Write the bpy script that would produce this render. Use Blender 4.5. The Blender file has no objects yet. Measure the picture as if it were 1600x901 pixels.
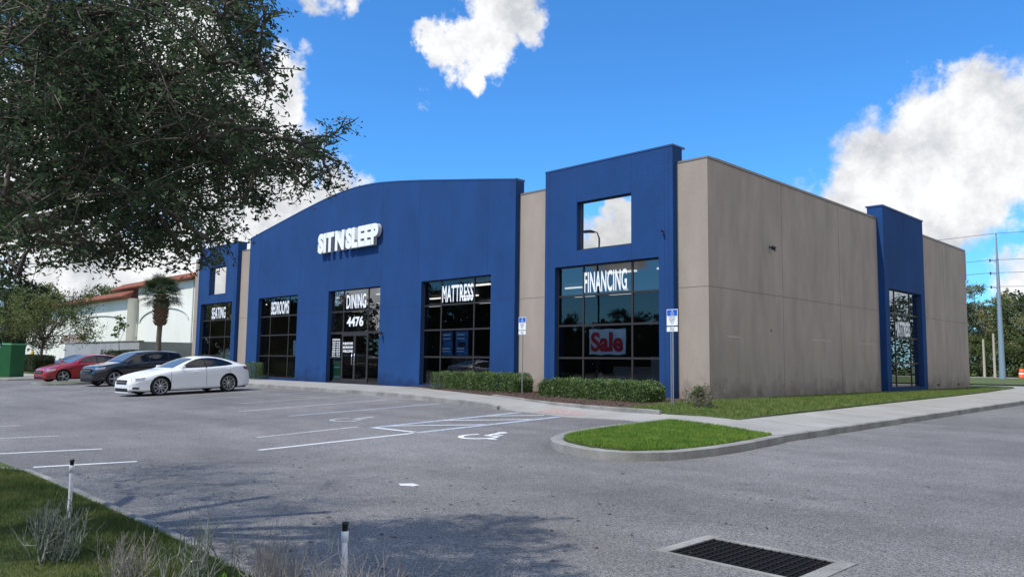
import bpy, bmesh, math, random
import numpy as np
from mathutils import Vector, Matrix, noise
random.seed(7); np.random.seed(7)
SC = bpy.context.scene
R = math.radians

# ------------------------------------------------------------------ camera
cd = bpy.data.cameras.new('camera'); cam = bpy.data.objects.new('camera', cd)
SC.collection.objects.link(cam); SC.camera = cam
cd.sensor_fit = 'HORIZONTAL'; cd.sensor_width = 36; cd.lens = 27.135
cd.clip_start = 0.05; cd.clip_end = 6000
ROT = [[0.704138,0.058385,0.707659],[0.709949,-0.075763,-0.700166],[0.012735,0.995415,-0.094798]]
cam.matrix_world = Matrix([ROT[0]+[0], ROT[1]+[0], ROT[2]+[1.45], [0,0,0,1]])

# ------------------------------------------------------------------ view, sun, sky
SC.view_settings.view_transform = 'Standard'; SC.view_settings.look = 'None'
SC.view_settings.exposure = 0.55; SC.view_settings.gamma = 1
SC.view_settings.use_curve_mapping = False
LD = Vector((0.09, 0.56, -0.82)).normalized()          # direction the sunlight travels
sd = bpy.data.lights.new('sun', 'SUN'); sun = bpy.data.objects.new('sun', sd); SC.collection.objects.link(sun)
sd.energy = 2.9; sd.angle = R(1.0); sd.color = (1, .95, .87)
sun.rotation_euler = LD.to_track_quat('-Z', 'Y').to_euler()

W = bpy.data.worlds.new('World'); SC.world = W; W.use_nodes = True
nt = W.node_tree; nt.nodes.clear()
def N(nt, t, **k):
    n = nt.nodes.new(t)
    for a, b in k.items():
        if a.startswith('i_'): n.inputs[int(a[2:])].default_value = b
        else: setattr(n, a, b)
    return n
def world():
    L = nt.links.new
    out = N(nt, 'ShaderNodeOutputWorld'); bg = N(nt, 'ShaderNodeBackground'); L(bg.outputs[0], out.inputs[0])
    sky = N(nt, 'ShaderNodeTexSky', sky_type='NISHITA', sun_disc=False)
    s = -LD
    sky.sun_elevation = math.asin(s.z); sky.sun_rotation = math.atan2(s.x, s.y)
    sky.air_density = 1.0; sky.dust_density = 0.4; sky.ozone_density = 2.5; sky.altitude = 0
    tint = N(nt, 'ShaderNodeMix', data_type='RGBA', blend_type='MULTIPLY'); tint.inputs[0].default_value = 1
    tint.inputs[7].default_value = SKYTINT
    L(sky.outputs[0], tint.inputs[6])
    tc = N(nt, 'ShaderNodeTexCoord')
    nrm = N(nt, 'ShaderNodeVectorMath', operation='NORMALIZE'); L(tc.outputs['Generated'], nrm.inputs[0])
    def nz(scale, detail, rough, off=0):
        m = N(nt, 'ShaderNodeVectorMath', operation='ADD'); m.inputs[1].default_value = (off, off*.7, off*.3); L(nrm.outputs[0], m.inputs[0])
        t = N(nt, 'ShaderNodeTexNoise'); t.inputs['Scale'].default_value = scale; t.inputs['Detail'].default_value = detail
        t.inputs['Roughness'].default_value = rough; L(m.outputs[0], t.inputs['Vector']); return t
    n1 = nz(9, 7, .58); n2 = nz(34, 7, .65, 3.1)
    def off(n, a):
        s_ = N(nt, 'ShaderNodeVectorMath', operation='SUBTRACT'); s_.inputs[1].default_value = (.5, .5, .5); L(n.outputs['Color'], s_.inputs[0])
        q = N(nt, 'ShaderNodeVectorMath', operation='SCALE'); q.inputs['Scale'].default_value = a; L(s_.outputs[0], q.inputs[0]); return q
    o1 = off(n1, .16); o2 = off(n2, .045)
    a1 = N(nt, 'ShaderNodeVectorMath', operation='ADD'); L(nrm.outputs[0], a1.inputs[0]); L(o1.outputs[0], a1.inputs[1])
    a2 = N(nt, 'ShaderNodeVectorMath', operation='ADD'); L(a1.outputs[0], a2.inputs[0]); L(o2.outputs[0], a2.inputs[1])
    acc = None
    for (x, y, z, r, soft) in CLOUDS:
        d = N(nt, 'ShaderNodeVectorMath', operation='DISTANCE'); L(a2.outputs[0], d.inputs[0]); d.inputs[1].default_value = Vector((x, y, z)).normalized()
        m = N(nt, 'ShaderNodeMapRange', interpolation_type='SMOOTHSTEP'); m.inputs[1].default_value = r*(1+soft*.5); m.inputs[2].default_value = r*(1-soft)
        m.inputs[3].default_value = 0; m.inputs[4].default_value = 1; L(d.outputs['Value'], m.inputs[0])
        if acc is None: acc = m.outputs[0]
        else:
            x_ = N(nt, 'ShaderNodeMath', operation='MAXIMUM'); L(acc, x_.inputs[0]); L(m.outputs[0], x_.inputs[1]); acc = x_.outputs[0]
    # scattered cumulus over the half of the sky behind the viewer (seen only in the glass)
    nb = nz(2.6, 6, .55, 9.3)
    mb = N(nt, 'ShaderNodeMapRange', interpolation_type='SMOOTHSTEP'); mb.inputs[1].default_value = .53; mb.inputs[2].default_value = .6; L(nb.outputs['Fac'], mb.inputs[0])
    sp = N(nt, 'ShaderNodeSeparateXYZ'); L(nrm.outputs[0], sp.inputs[0])
    hb = N(nt, 'ShaderNodeMapRange'); hb.inputs[1].default_value = .1; hb.inputs[2].default_value = -.1; L(sp.outputs['Y'], hb.inputs[0])
    hx = N(nt, 'ShaderNodeMapRange'); hx.inputs[1].default_value = .12; hx.inputs[2].default_value = .35; L(sp.outputs['X'], hx.inputs[0])
    me_ = N(nt, 'ShaderNodeMapRange', interpolation_type='SMOOTHSTEP'); me_.inputs[1].default_value = .40; me_.inputs[2].default_value = .48; L(nb.outputs['Fac'], me_.inputs[0])  # unseen cloud bank on the right, added as neutral fill for the side wall
    me2 = N(nt, 'ShaderNodeMath', operation='MULTIPLY'); L(me_.outputs[0], me2.inputs[0]); L(hx.outputs[0], me2.inputs[1])
    acx = N(nt, 'ShaderNodeMath', operation='MAXIMUM'); L(acc, acx.inputs[0]); L(me2.outputs[0], acx.inputs[1]); acc = acx.outputs[0]
    mm = N(nt, 'ShaderNodeMath', operation='MULTIPLY'); L(mb.outputs[0], mm.inputs[0]); L(hb.outputs[0], mm.inputs[1])
    mx = N(nt, 'ShaderNodeMath', operation='MAXIMUM'); L(acc, mx.inputs[0]); L(mm.outputs[0], mx.inputs[1])
    # billow shading of the clouds
    nb2 = nz(11, 9, .66, 5.5)
    cr = N(nt, 'ShaderNodeValToRGB'); L(nb2.outputs['Fac'], cr.inputs[0])
    cr.color_ramp.elements[0].position = .34; cr.color_ramp.elements[0].color = (.38, .395, .42, 1)
    cr.color_ramp.elements[1].position = .56; cr.color_ramp.elements[1].color = (.62, .625, .63, 1)
    sc = N(nt, 'ShaderNodeVectorMath', operation='SCALE'); sc.inputs['Scale'].default_value = CLOUDGAIN/SKYSTR; L(cr.outputs[0], sc.inputs[0])
    mix = N(nt, 'ShaderNodeMix', data_type='RGBA'); L(mx.outputs[0], mix.inputs[0]); L(tint.outputs[2], mix.inputs[6]); L(sc.outputs[0], mix.inputs[7])
    L(mix.outputs[2], bg.inputs[0]); bg.inputs[1].default_value = SKYSTR
SKYSTR = 0.115; CLOUDGAIN = 1.12; SKYTINT = (.36, .86, 1.32, 1)
CLOUDS = [(-.690,.615,.385,.042,.3),(-.670,.624,.43,.042,.3),(-.718,.592,.372,.028,.35),(-.712,.614,.345,.032,.3),(-.648,.65,.405,.026,.5),
  (-.75,.58,.316,.016,.7),(-.78,.556,.288,.009,.7),(-.787,.453,.445,.036,.4),(-.765,.49,.445,.022,.5),
  (-.838,.425,.345,.040,.4),(-.855,.42,.29,.05,.3),(-.9,.40,.22,.10,.3),(-.874,.452,.181,.08,.3),(-.83,.51,.2,.05,.3),(-.92,.33,.33,.10,.3),(-.956,.278,.085,.09,.3),(-.93,.34,.08,.08,.3),(-.97,.2,.2,.12,.3),(-.85,.47,.06,.08,.5),
  (-.225,.92,.30,.045,.3),(-.222,.93,.262,.060,.2),(-.17,.945,.27,.07,.3),(-.255,.93,.235,.085,.2),(-.30,.93,.19,.095,.2),(-.35,.92,.15,.085,.3),(-.20,.945,.235,.085,.2),(-.13,.965,.22,.09,.2),(-.30,.935,.17,.075,.2),(-.24,.95,.185,.05,.3),(-.21,.975,.075,.035,.4),(-.19,.975,.085,.045,.4),(-.15,.98,.09,.06,.3),
  (-.590,-.787,.185,.030,.3),(-.605,-.785,.148,.036,.3),(-.638,-.757,.145,.026,.3),(-.832,-.55,.072,.045,.4),(-.80,-.58,.06,.05,.4),(-.912,-.399,.1,.09,.3)]
world()

# ------------------------------------------------------------------ materials
MATS = {}
def mat(name, col, rough=.8, metal=0, spec=.5, n=0, nscale=3, ndetail=6, col2=None, bump=0, bscale=60, coat=0, fine=0, fscale=200, stretch=None, transl=0):
    m = bpy.data.materials.new(name); m.use_nodes = True; t = m.node_tree; L = t.links.new
    b = t.nodes['Principled BSDF']; b.inputs['Roughness'].default_value = rough; b.inputs['Metallic'].default_value = metal
    b.inputs['Specular IOR Level'].default_value = spec; b.inputs['Coat Weight'].default_value = coat; b.inputs['Coat Roughness'].default_value = .03
    c = tuple(col)+(1,)
    b.inputs['Base Color'].default_value = c
    tc = N(t, 'ShaderNodeTexCoord'); vec = tc.outputs['Object']
    g = N(t, 'ShaderNodeNewGeometry'); vec = g.outputs['Position']
    if stretch:
        mp = N(t, 'ShaderNodeMapping'); mp.inputs['Scale'].default_value = stretch; L(vec, mp.inputs[0]); vec2 = mp.outputs[0]
    else: vec2 = vec
    src = None
    if n or col2:
        nz = N(t, 'ShaderNodeTexNoise'); nz.inputs['Scale'].default_value = nscale; nz.inputs['Detail'].default_value = ndetail; nz.inputs['Roughness'].default_value = .6; L(vec2, nz.inputs['Vector'])
        r = N(t, 'ShaderNodeValToRGB'); r.color_ramp.elements[0].position = .33; r.color_ramp.elements[1].position = .67
        c2 = tuple(col2)+(1,) if col2 else tuple(min(1, x*(1+n)) for x in col)+(1,)
        c1 = c if col2 else tuple(x*(1-n) for x in col)+(1,)
        r.color_ramp.elements[0].color = c1; r.color_ramp.elements[1].color = c2; L(nz.outputs['Fac'], r.inputs[0]); src = r.outputs[0]
    if fine:
        nf = N(t, 'ShaderNodeTexNoise'); nf.inputs['Scale'].default_value = fscale; nf.inputs['Detail'].default_value = 2; nf.inputs['Roughness'].default_value = .7; L(vec, nf.inputs['Vector'])
        mr = N(t, 'ShaderNodeMapRange'); mr.inputs[1].default_value = .3; mr.inputs[2].default_value = .7; mr.inputs[3].default_value = 1-fine; mr.inputs[4].default_value = 1+fine; L(nf.outputs['Fac'], mr.inputs[0])
        v = N(t, 'ShaderNodeVectorMath', operation='SCALE'); L(mr.outputs[0], v.inputs['Scale'])
        if src is None: v.inputs[0].default_value = col
        else: L(src, v.inputs[0])
        src = v.outputs[0]
    if src is not None: L(src, b.inputs['Base Color'])
    if bump:
        nb = N(t, 'ShaderNodeTexNoise'); nb.inputs['Scale'].default_value = bscale; nb.inputs['Detail'].default_value = 4; L(vec, nb.inputs['Vector'])
        bp = N(t, 'ShaderNodeBump'); bp.inputs['Strength'].default_value = bump; bp.inputs['Distance'].default_value = .02; L(nb.outputs['Fac'], bp.inputs['Height']); L(bp.outputs[0], b.inputs['Normal'])
    if transl:
        tr = N(t, 'ShaderNodeBsdfTranslucent'); ms = N(t, 'ShaderNodeMixShader'); ms.inputs[0].default_value = transl
        if src is not None: L(src, tr.inputs[0])
        else: tr.inputs[0].default_value = c
        L(b.outputs[0], ms.inputs[1]); L(tr.outputs[0], ms.inputs[2]); L(ms.outputs[0], t.nodes['Material Output'].inputs[0])
    MATS[name] = m; return m
def glassmat(name, refl, tint, trans):
    m = bpy.data.materials.new(name); m.use_nodes = True; t = m.node_tree; L = t.links.new; t.nodes.clear()
    o = N(t, 'ShaderNodeOutputMaterial'); gl = N(t, 'ShaderNodeBsdfGlossy'); gl.inputs['Roughness'].default_value = 0.0; gl.inputs[0].default_value = (.97, .97, .97, 1)
    tb = N(t, 'ShaderNodeBsdfTransparent'); tb.inputs[0].default_value = tuple(tint)+(1,)
    df = N(t, 'ShaderNodeBsdfDiffuse'); df.inputs[0].default_value = (.01, .012, .014, 1)
    m1 = N(t, 'ShaderNodeMixShader'); m1.inputs[0].default_value = 1-trans; L(tb.outputs[0], m1.inputs[1]); L(df.outputs[0], m1.inputs[2])
    lw = N(t, 'ShaderNodeFresnel'); lw.inputs[0].default_value = 1.45
    ad = N(t, 'ShaderNodeMath', operation='MULTIPLY_ADD'); ad.inputs[1].default_value = 1.0; ad.inputs[2].default_value = refl; ad.use_clamp = True; L(lw.outputs[0], ad.inputs[0])
    gm = N(t, 'ShaderNodeNewGeometry'); nz = N(t, 'ShaderNodeTexNoise'); nz.inputs['Scale'].default_value = .6; L(gm.outputs['Position'], nz.inputs['Vector'])
    bp = N(t, 'ShaderNodeBump'); bp.inputs['Strength'].default_value = .25; bp.inputs['Distance'].default_value = .01; L(nz.outputs['Fac'], bp.inputs['Height']); L(bp.outputs[0], gl.inputs['Normal'])
    m2 = N(t, 'ShaderNodeMixShader'); L(ad.outputs[0], m2.inputs[0]); L(m1.outputs[0], m2.inputs[1]); L(gl.outputs[0], m2.inputs[2]); L(m2.outputs[0], o.inputs[0])
    MATS[name] = m; return m

mat('blue_stucco', (.0125, .054, .172), .9, spec=.25, n=.12, nscale=.9, bump=.35, bscale=45, fine=.10, fscale=30, stretch=(1, 1, .5))
mat('blue_dark', (.008, .030, .11), .85)
mat('tan_stucco', (.34, .28, .23), .9, n=.09, nscale=1.1, bump=.4, bscale=45, fine=.07, fscale=35, stretch=(1, 1, .35))
mat('tan_weathered', (.335, .285, .245), .9, n=.13, nscale=1.6, bump=.5, bscale=40, fine=.12, fscale=28, stretch=(1, 1, .28))
mat('tan_dark', (.16, .13, .11), .9)
mat('cap_metal', (.22, .19, .165), .5, metal=.3)
mat('blue_metal', (.03, .07, .19), .45, metal=.2)
mat('mullion', (.045, .038, .036), .45, metal=.4)
mat('white_letter', (.82, .84, .86), .5)
mat('letter_side', (.55, .56, .58), .6)
mat('vinyl_white', (.85, .88, .9), .4)
mat('roofing', (.5, .5, .48), .9)
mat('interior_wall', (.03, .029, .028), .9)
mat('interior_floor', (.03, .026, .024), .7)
mat('furniture_a', (.30, .28, .25), .8); mat('furniture_b', (.12, .08, .06), .6); mat('furniture_c', (.45, .44, .42), .8)
mat('black_plastic', (.012, .012, .013), .4)
mat('black_rubber', (.018, .018, .019), .85)
mat('concrete', (.31, .30, .275), .9, n=.13, nscale=.8, bump=.2, bscale=80, fine=.13, fscale=90)
mat('kerb_concrete', (.245, .24, .22), .9, n=.28, nscale=1.7, bump=.35, bscale=50, fine=.18, fscale=60)
mat('mulch', (.085, .050, .036), .95, n=.5, nscale=14, bump=1, bscale=60, fine=.5, fscale=45)
mat('soil', (.10, .075, .055), .95, n=.35, nscale=6, bump=.8, bscale=60, fine=.3, fscale=90)
mat('turf', (.045, .075, .018), .95, col2=(.12, .15, .04), nscale=2.2, bump=1, bscale=120, fine=.35, fscale=110)
mat('grass_blade', (.085, .19, .018), .8, col2=(.20, .30, .04), nscale=3, transl=.3)
mat('grass_near', (.045, .095, .014), .8, col2=(.15, .17, .045), nscale=2.2, transl=.25)
mat('grass_blade_dry', (.08, .15, .022), .8, col2=(.20, .24, .06), nscale=2.5, transl=.25)
mat('oak_leaf', (.028, .050, .030), .7, col2=(.105, .15, .068), nscale=3.2, transl=.34, spec=.2)
mat('far_leaf', (.045, .07, .018), .8, col2=(.15, .18, .05), nscale=.35, transl=.2)
mat('far_leaf_pale', (.14, .16, .06), .8, col2=(.28, .27, .12), nscale=.35, transl=.2)
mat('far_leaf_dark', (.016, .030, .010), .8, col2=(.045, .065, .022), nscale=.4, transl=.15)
mat('hedge_leaf', (.045, .095, .02), .5, col2=(.15, .22, .06), nscale=6, transl=.2)
mat('shrub_dry', (.14, .12, .08), .8, col2=(.28, .25, .17), nscale=9, transl=.2)
mat('bright_leaf', (.07, .17, .015), .5, col2=(.16, .26, .03), nscale=9, transl=.3)
mat('red_leaf', (.28, .10, .03), .6, col2=(.35, .20, .05), nscale=20, transl=.3)
mat('palm_leaf', (.035, .060, .022), .6, col2=(.075, .11, .045), nscale=2, transl=.2)
mat('bark', (.10, .085, .07), .95, n=.35, nscale=6, bump=1, bscale=25, stretch=(1, 1, .3))
mat('palm_bark', (.13, .11, .09), .95, n=.35, nscale=9, bump=1, bscale=20)
mat('palm_boot', (.17, .105, .07), .95, n=.4, nscale=7, bump=1, bscale=20)
mat('pale_bark', (.33, .30, .25), .95, n=.25, nscale=5)
mat('dead_twig', (.27, .25, .225), .95, n=.4, nscale=16)
mat('dead_twig_dark', (.11, .09, .075), .95, n=.4, nscale=16)
mat('lichen_twig', (.10, .11, .09), .95, col2=(.25, .28, .22), nscale=30)
mat('galvanised', (.36, .38, .40), .45, metal=.7, n=.1, nscale=20)
mat('pole_steel', (.25, .33, .40), .5, metal=.3)
mat('wood_pole', (.40, .36, .29), .9)
mat('cable', (.05, .05, .055), .6)
mat('pvc', (.75, .76, .80), .4, n=.15, nscale=20)
mat('sign_white', (.80, .82, .84), .4); mat('sign_blue', (.01, .10, .48), .4); mat('sign_green', (.02, .2, .07), .5)
mat('ink', (.03, .03, .035), .6)
mat('white_wall', (.78, .77, .69), .9, n=.05, nscale=.3)
mat('wall_relief', (.48, .50, .48), .9)
mat('terracotta', (.25, .085, .055), .8, n=.25, nscale=2, bump=.5, bscale=6)
mat('grey_wall', (.33, .34, .36), .9, n=.1, nscale=.7)
mat('green_metal', (.008, .085, .018), .45, n=.15, nscale=2); mat('green_lid', (.10, .36, .16), .5)
mat('yellow_paint', (.65, .45, .02), .5)
mat('orange_plastic', (.75, .13, .03), .5)
mat('blue_grey_paint', (.16, .22, .28), .35)
mat('rust_iron', (.20, .06, .04), .8)
mat('cast_iron', (.015, .014, .014), .6, metal=.3)
mat('pit_black', (.003, .003, .003), .9)
mat('car_white', (.82, .84, .86), .3, coat=1, spec=.5); mat('car_black', (.008, .009, .012), .25, coat=1); mat('car_red', (.32, .012, .018), .28, coat=1)
mat('car_glass', (.006, .007, .008), .03, spec=.8); mat('windscreen', (.10, .12, .13), .04, spec=1.0)
mat('headlamp', (.30, .33, .36), .1, metal=.6); mat('tail_lamp', (.35, .01, .012), .2, coat=1); mat('amber', (.7, .25, .03), .3)
mat('rim_alloy', (.55, .56, .58), .3, metal=.8); mat('rim_dark', (.05, .05, .055), .4, metal=.6)
mat('chrome', (.6, .6, .6), .15, metal=1)
mat('banner_white', (.72, .84, .9), .7, n=.12, nscale=4); mat('banner_red', (.55, .02, .04), .6)
mat('poster_blue', (.015, .09, .30), .5, col2=(.08, .28, .55), nscale=3); mat('poster_green', (.03, .28, .10), .6)
mat('purple_neon', (.35, .18, .55), .5)
glassmat('tinted_glass', .015, (.6, .62, .64), .97)
glassmat('mirror_glass', .74, (.1, .1, .1), .1)
glassmat('door_transom_glass', .24, (.4, .42, .44), .9)
glassmat('upper_pane_glass', .08, (.4, .42, .44), .95)
glassmat('side_glass', .30, (.2, .2, .2), .9)
e = bpy.data.materials.new('tube_light'); e.use_nodes = True; e.node_tree.nodes['Principled BSDF'].inputs['Emission Color'].default_value = (1, .95, .85, 1); e.node_tree.nodes['Principled BSDF'].inputs['Emission Strength'].default_value = 1.2; MATS['tube_light'] = e

def asphalt():
    m = bpy.data.materials.new('asphalt'); m.use_nodes = True; t = m.node_tree; L = t.links.new; b = t.nodes['Principled BSDF']
    g = N(t, 'ShaderNodeNewGeometry'); p = g.outputs['Position']
    def nz(s, d, r=.6):
        n = N(t, 'ShaderNodeTexNoise'); n.inputs['Scale'].default_value = s; n.inputs['Detail'].default_value = d; n.inputs['Roughness'].default_value = r; L(p, n.inputs['Vector']); return n.outputs['Fac']
    def mr(i, a, b_, c, d):
        n = N(t, 'ShaderNodeMapRange'); n.inputs[1].default_value = a; n.inputs[2].default_value = b_; n.inputs[3].default_value = c; n.inputs[4].default_value = d; L(i, n.inputs[0]); return n.outputs[0]
    def mul(a, b_):
        n = N(t, 'ShaderNodeMath', operation='MULTIPLY'); L(a, n.inputs[0]); L(b_, n.inputs[1]); return n.outputs[0]
    big = mr(nz(.22, 4), .35, .65, .78, 1.16); mid = mr(nz(1.6, 5), .3, .7, .90, 1.10)
    vo = N(t, 'ShaderNodeTexVoronoi'); vo.inputs['Scale'].default_value = 105; L(p, vo.inputs['Vector'])
    sp = N(t, 'ShaderNodeSeparateColor'); L(vo.outputs['Color'], sp.inputs[0])
    st = mr(sp.outputs[0], 0, 1, .38, 1.66)
    fn = mr(nz(210, 2), .3, .7, .75, 1.25)
    # tar cracks
    vc = N(t, 'ShaderNodeTexVoronoi', feature='DISTANCE_TO_EDGE'); vc.inputs['Scale'].default_value = .16
    wv = N(t, 'ShaderNodeTexNoise'); wv.inputs['Scale'].default_value = .8; wv.inputs['Detail'].default_value = 5; L(p, wv.inputs['Vector'])
    mxv = N(t, 'ShaderNodeMix', data_type='VECTOR'); mxv.inputs[0].default_value = .25; L(p, mxv.inputs[4]); 
    sc = N(t, 'ShaderNodeVectorMath', operation='SCALE'); sc.inputs['Scale'].default_value = 14; L(wv.outputs['Color'], sc.inputs[0]); L(sc.outputs[0], mxv.inputs[5]); L(mxv.outputs[1], vc.inputs['Vector'])
    ck = mr(vc.outputs['Distance'], .0, .0022, .72, 1)
    mp = N(t, 'ShaderNodeMapping'); mp.inputs['Scale'].default_value = (.10, 1.3, 1); L(p, mp.inputs[0])
    tn = N(t, 'ShaderNodeTexNoise'); tn.inputs['Scale'].default_value = .9; tn.inputs['Detail'].default_value = 4; L(mp.outputs[0], tn.inputs['Vector'])
    trk = mr(tn.outputs['Fac'], .35, .65, .90, 1.08)
    sn = N(t, 'ShaderNodeTexVoronoi'); sn.inputs['Scale'].default_value = .55; L(wv.outputs['Color'], sn.inputs['Vector']); 
    v2 = N(t, 'ShaderNodeTexVoronoi'); v2.inputs['Scale'].default_value = .9; L(p, v2.inputs['Vector'])
    oil = mr(v2.outputs['Distance'], .03, .13, .74, 1)
    f = mul(mul(mul(mul(mul(mul(big, mid), st), fn), ck), trk), oil)
    v = N(t, 'ShaderNodeVectorMath', operation='SCALE'); v.inputs[0].default_value = (.172, .167, .162); L(f, v.inputs['Scale']); L(v.outputs[0], b.inputs['Base Color'])
    b.inputs['Roughness'].default_value = .85; b.inputs['Specular IOR Level'].default_value = .3
    bp = N(t, 'ShaderNodeBump'); bp.inputs['Strength'].default_value = .6; bp.inputs['Distance'].default_value = .006; L(vo.outputs['Distance'], bp.inputs['Height']); L(bp.outputs[0], b.inputs['Normal'])
    MATS['asphalt'] = m
asphalt()
def paint(name, col, thr=.50, under=(.14, .14, .142)):
    m = bpy.data.materials.new(name); m.use_nodes = True; t = m.node_tree; L = t.links.new; b = t.nodes['Principled BSDF']
    g = N(t, 'ShaderNodeNewGeometry')
    n = N(t, 'ShaderNodeTexNoise'); n.inputs['Scale'].default_value = 26; n.inputs['Detail'].default_value = 8; n.inputs['Roughness'].default_value = .75; L(g.outputs['Position'], n.inputs['Vector'])
    r = N(t, 'ShaderNodeMapRange'); r.inputs[1].default_value = thr-.04; r.inputs[2].default_value = thr+.05; L(n.outputs['Fac'], r.inputs[0])
    mx = N(t, 'ShaderNodeMix', data_type='RGBA'); mx.inputs[6].default_value = tuple(under)+(1,); mx.inputs[7].default_value = tuple(col)+(1,); L(r.outputs[0], mx.inputs[0]); L(mx.outputs[2], b.inputs['Base Color'])
    b.inputs['Roughness'].default_value = .8; MATS[name] = m
paint('paint_white', (.62, .63, .64), .40); paint('paint_worn', (.56, .57, .58), .47); paint('paint_blue', (.44, .51, .62), .46); paint('paint_faded', (.48, .49, .50), .49)
paint('paint_red', (.32, .15, .13), .50, (.38, .36, .33)); paint('paint_fresh', (.72, .74, .76), .33)

# ------------------------------------------------------------------ mesh helpers
def link(o): SC.collection.objects.link(o); return o
class MB:
    def __init__(s): s.v = []; s.f = []; s.m = []; s.sm = []
    def add(s, vs, fs, mi=0, smooth=False):
        o = len(s.v); s.v += [tuple(v) for v in vs]
        for f in fs: s.f.append(tuple(i+o for i in f)); s.m.append(mi); s.sm.append(smooth)
    def box(s, x0, x1, y0, y1, z0, z1, mi=0):
        s.add([(x0,y0,z0),(x1,y0,z0),(x1,y1,z0),(x0,y1,z0),(x0,y0,z1),(x1,y0,z1),(x1,y1,z1),(x0,y1,z1)],
              [(0,3,2,1),(4,5,6,7),(0,1,5,4),(1,2,6,5),(2,3,7,6),(3,0,4,7)], mi)
    def tube(s, pts, rad, n=8, mi=0, cap=True, smooth=True):
        pts = [Vector(p) for p in pts]; rad = rad if hasattr(rad, '__len__') else [rad]*len(pts)
        vs = []; fs = []
        for i, p in enumerate(pts):
            d = (pts[min(i+1, len(pts)-1)]-pts[max(i-1, 0)]); d = d.normalized() if d.length > 1e-9 else Vector((0,0,1))
            a = d.cross(Vector((0,0,1)) if abs(d.z) < .9 else Vector((1,0,0))).normalized(); b = d.cross(a)
            for k in range(n):
                t = 2*math.pi*k/n; vs.append(p+(a*math.cos(t)+b*math.sin(t))*rad[i])
        for i in range(len(pts)-1):
            for k in range(n): fs.append((i*n+k, i*n+(k+1)%n, (i+1)*n+(k+1)%n, (i+1)*n+k))
        s.add(vs, fs, mi, smooth)
        if cap and n > 3: s.add([vs[k] for k in range(n)], [tuple(range(n))[::-1]], mi); s.add([vs[-n+k] for k in range(n)], [tuple(range(n))], mi)
    def lathe(s, prof, n=24, axis='z', c=(0,0,0), mi=0, smooth=True):
        vs = []; fs = []
        for (r, h) in prof:
            for k in range(n):
                t = 2*math.pi*k/n; a, b = r*math.cos(t), r*math.sin(t)
                p = (a, b, h) if axis == 'z' else ((a, h, b) if axis == 'y' else (h, a, b)); vs.append((p[0]+c[0], p[1]+c[1], p[2]+c[2]))
        for i in range(len(prof)-1):
            for k in range(n): fs.append((i*n+k, i*n+(k+1)%n, (i+1)*n+(k+1)%n, (i+1)*n+k))
        s.add(vs, fs, mi, smooth)
    def build(s, name, mats, parent=None, loc=None):
        me = bpy.data.meshes.new(name); me.from_pydata(s.v, [], s.f)
        for q in ([mats] if isinstance(mats, str) else mats): me.materials.append(MATS[q])
        me.polygons.foreach_set('material_index', s.m); me.polygons.foreach_set('use_smooth', s.sm); me.update()
        return mk(name, me, parent, loc)
def mk(name, me, parent=None, loc=None):
    o = link(bpy.data.objects.new(name, me))
    if parent is not None: o.parent = parent
    if loc is not None: o.location = loc
    return o
def fix_normals(o):
    bm = bmesh.new(); bm.from_mesh(o.data); bmesh.ops.recalc_face_normals(bm, faces=bm.faces); bm.to_mesh(o.data); bm.free(); return o
def bevel(o, w, seg=2):
    m = o.modifiers.new('bevel', 'BEVEL'); m.width = w; m.segments = seg; m.limit_method = 'ANGLE'; return o
def tag(o, label=None, cat=None, group=None, kind=None):
    if label: o['label'] = label
    if cat: o['category'] = cat
    if group: o['group'] = group
    if kind: o['kind'] = kind
    return o
def empty(name, loc=(0,0,0), rz=0):
    o = link(bpy.data.objects.new(name, None)); o.empty_display_size = .2; o.location = loc; o.rotation_euler = (0,0,rz); return o
def copy_tree(o, parent=None):
    c = o.copy(); SC.collection.objects.link(c)
    if parent is not None: c.parent = parent
    for ch in [x for x in SC.collection.objects if x.parent == o]: copy_tree(ch, c)
    return c
def clamp(a, l, h): return max(l, min(h, a))
def ss(a, l, h):
    t = clamp((a-l)/(h-l), 0, 1); return t*t*(3-2*t)

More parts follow.
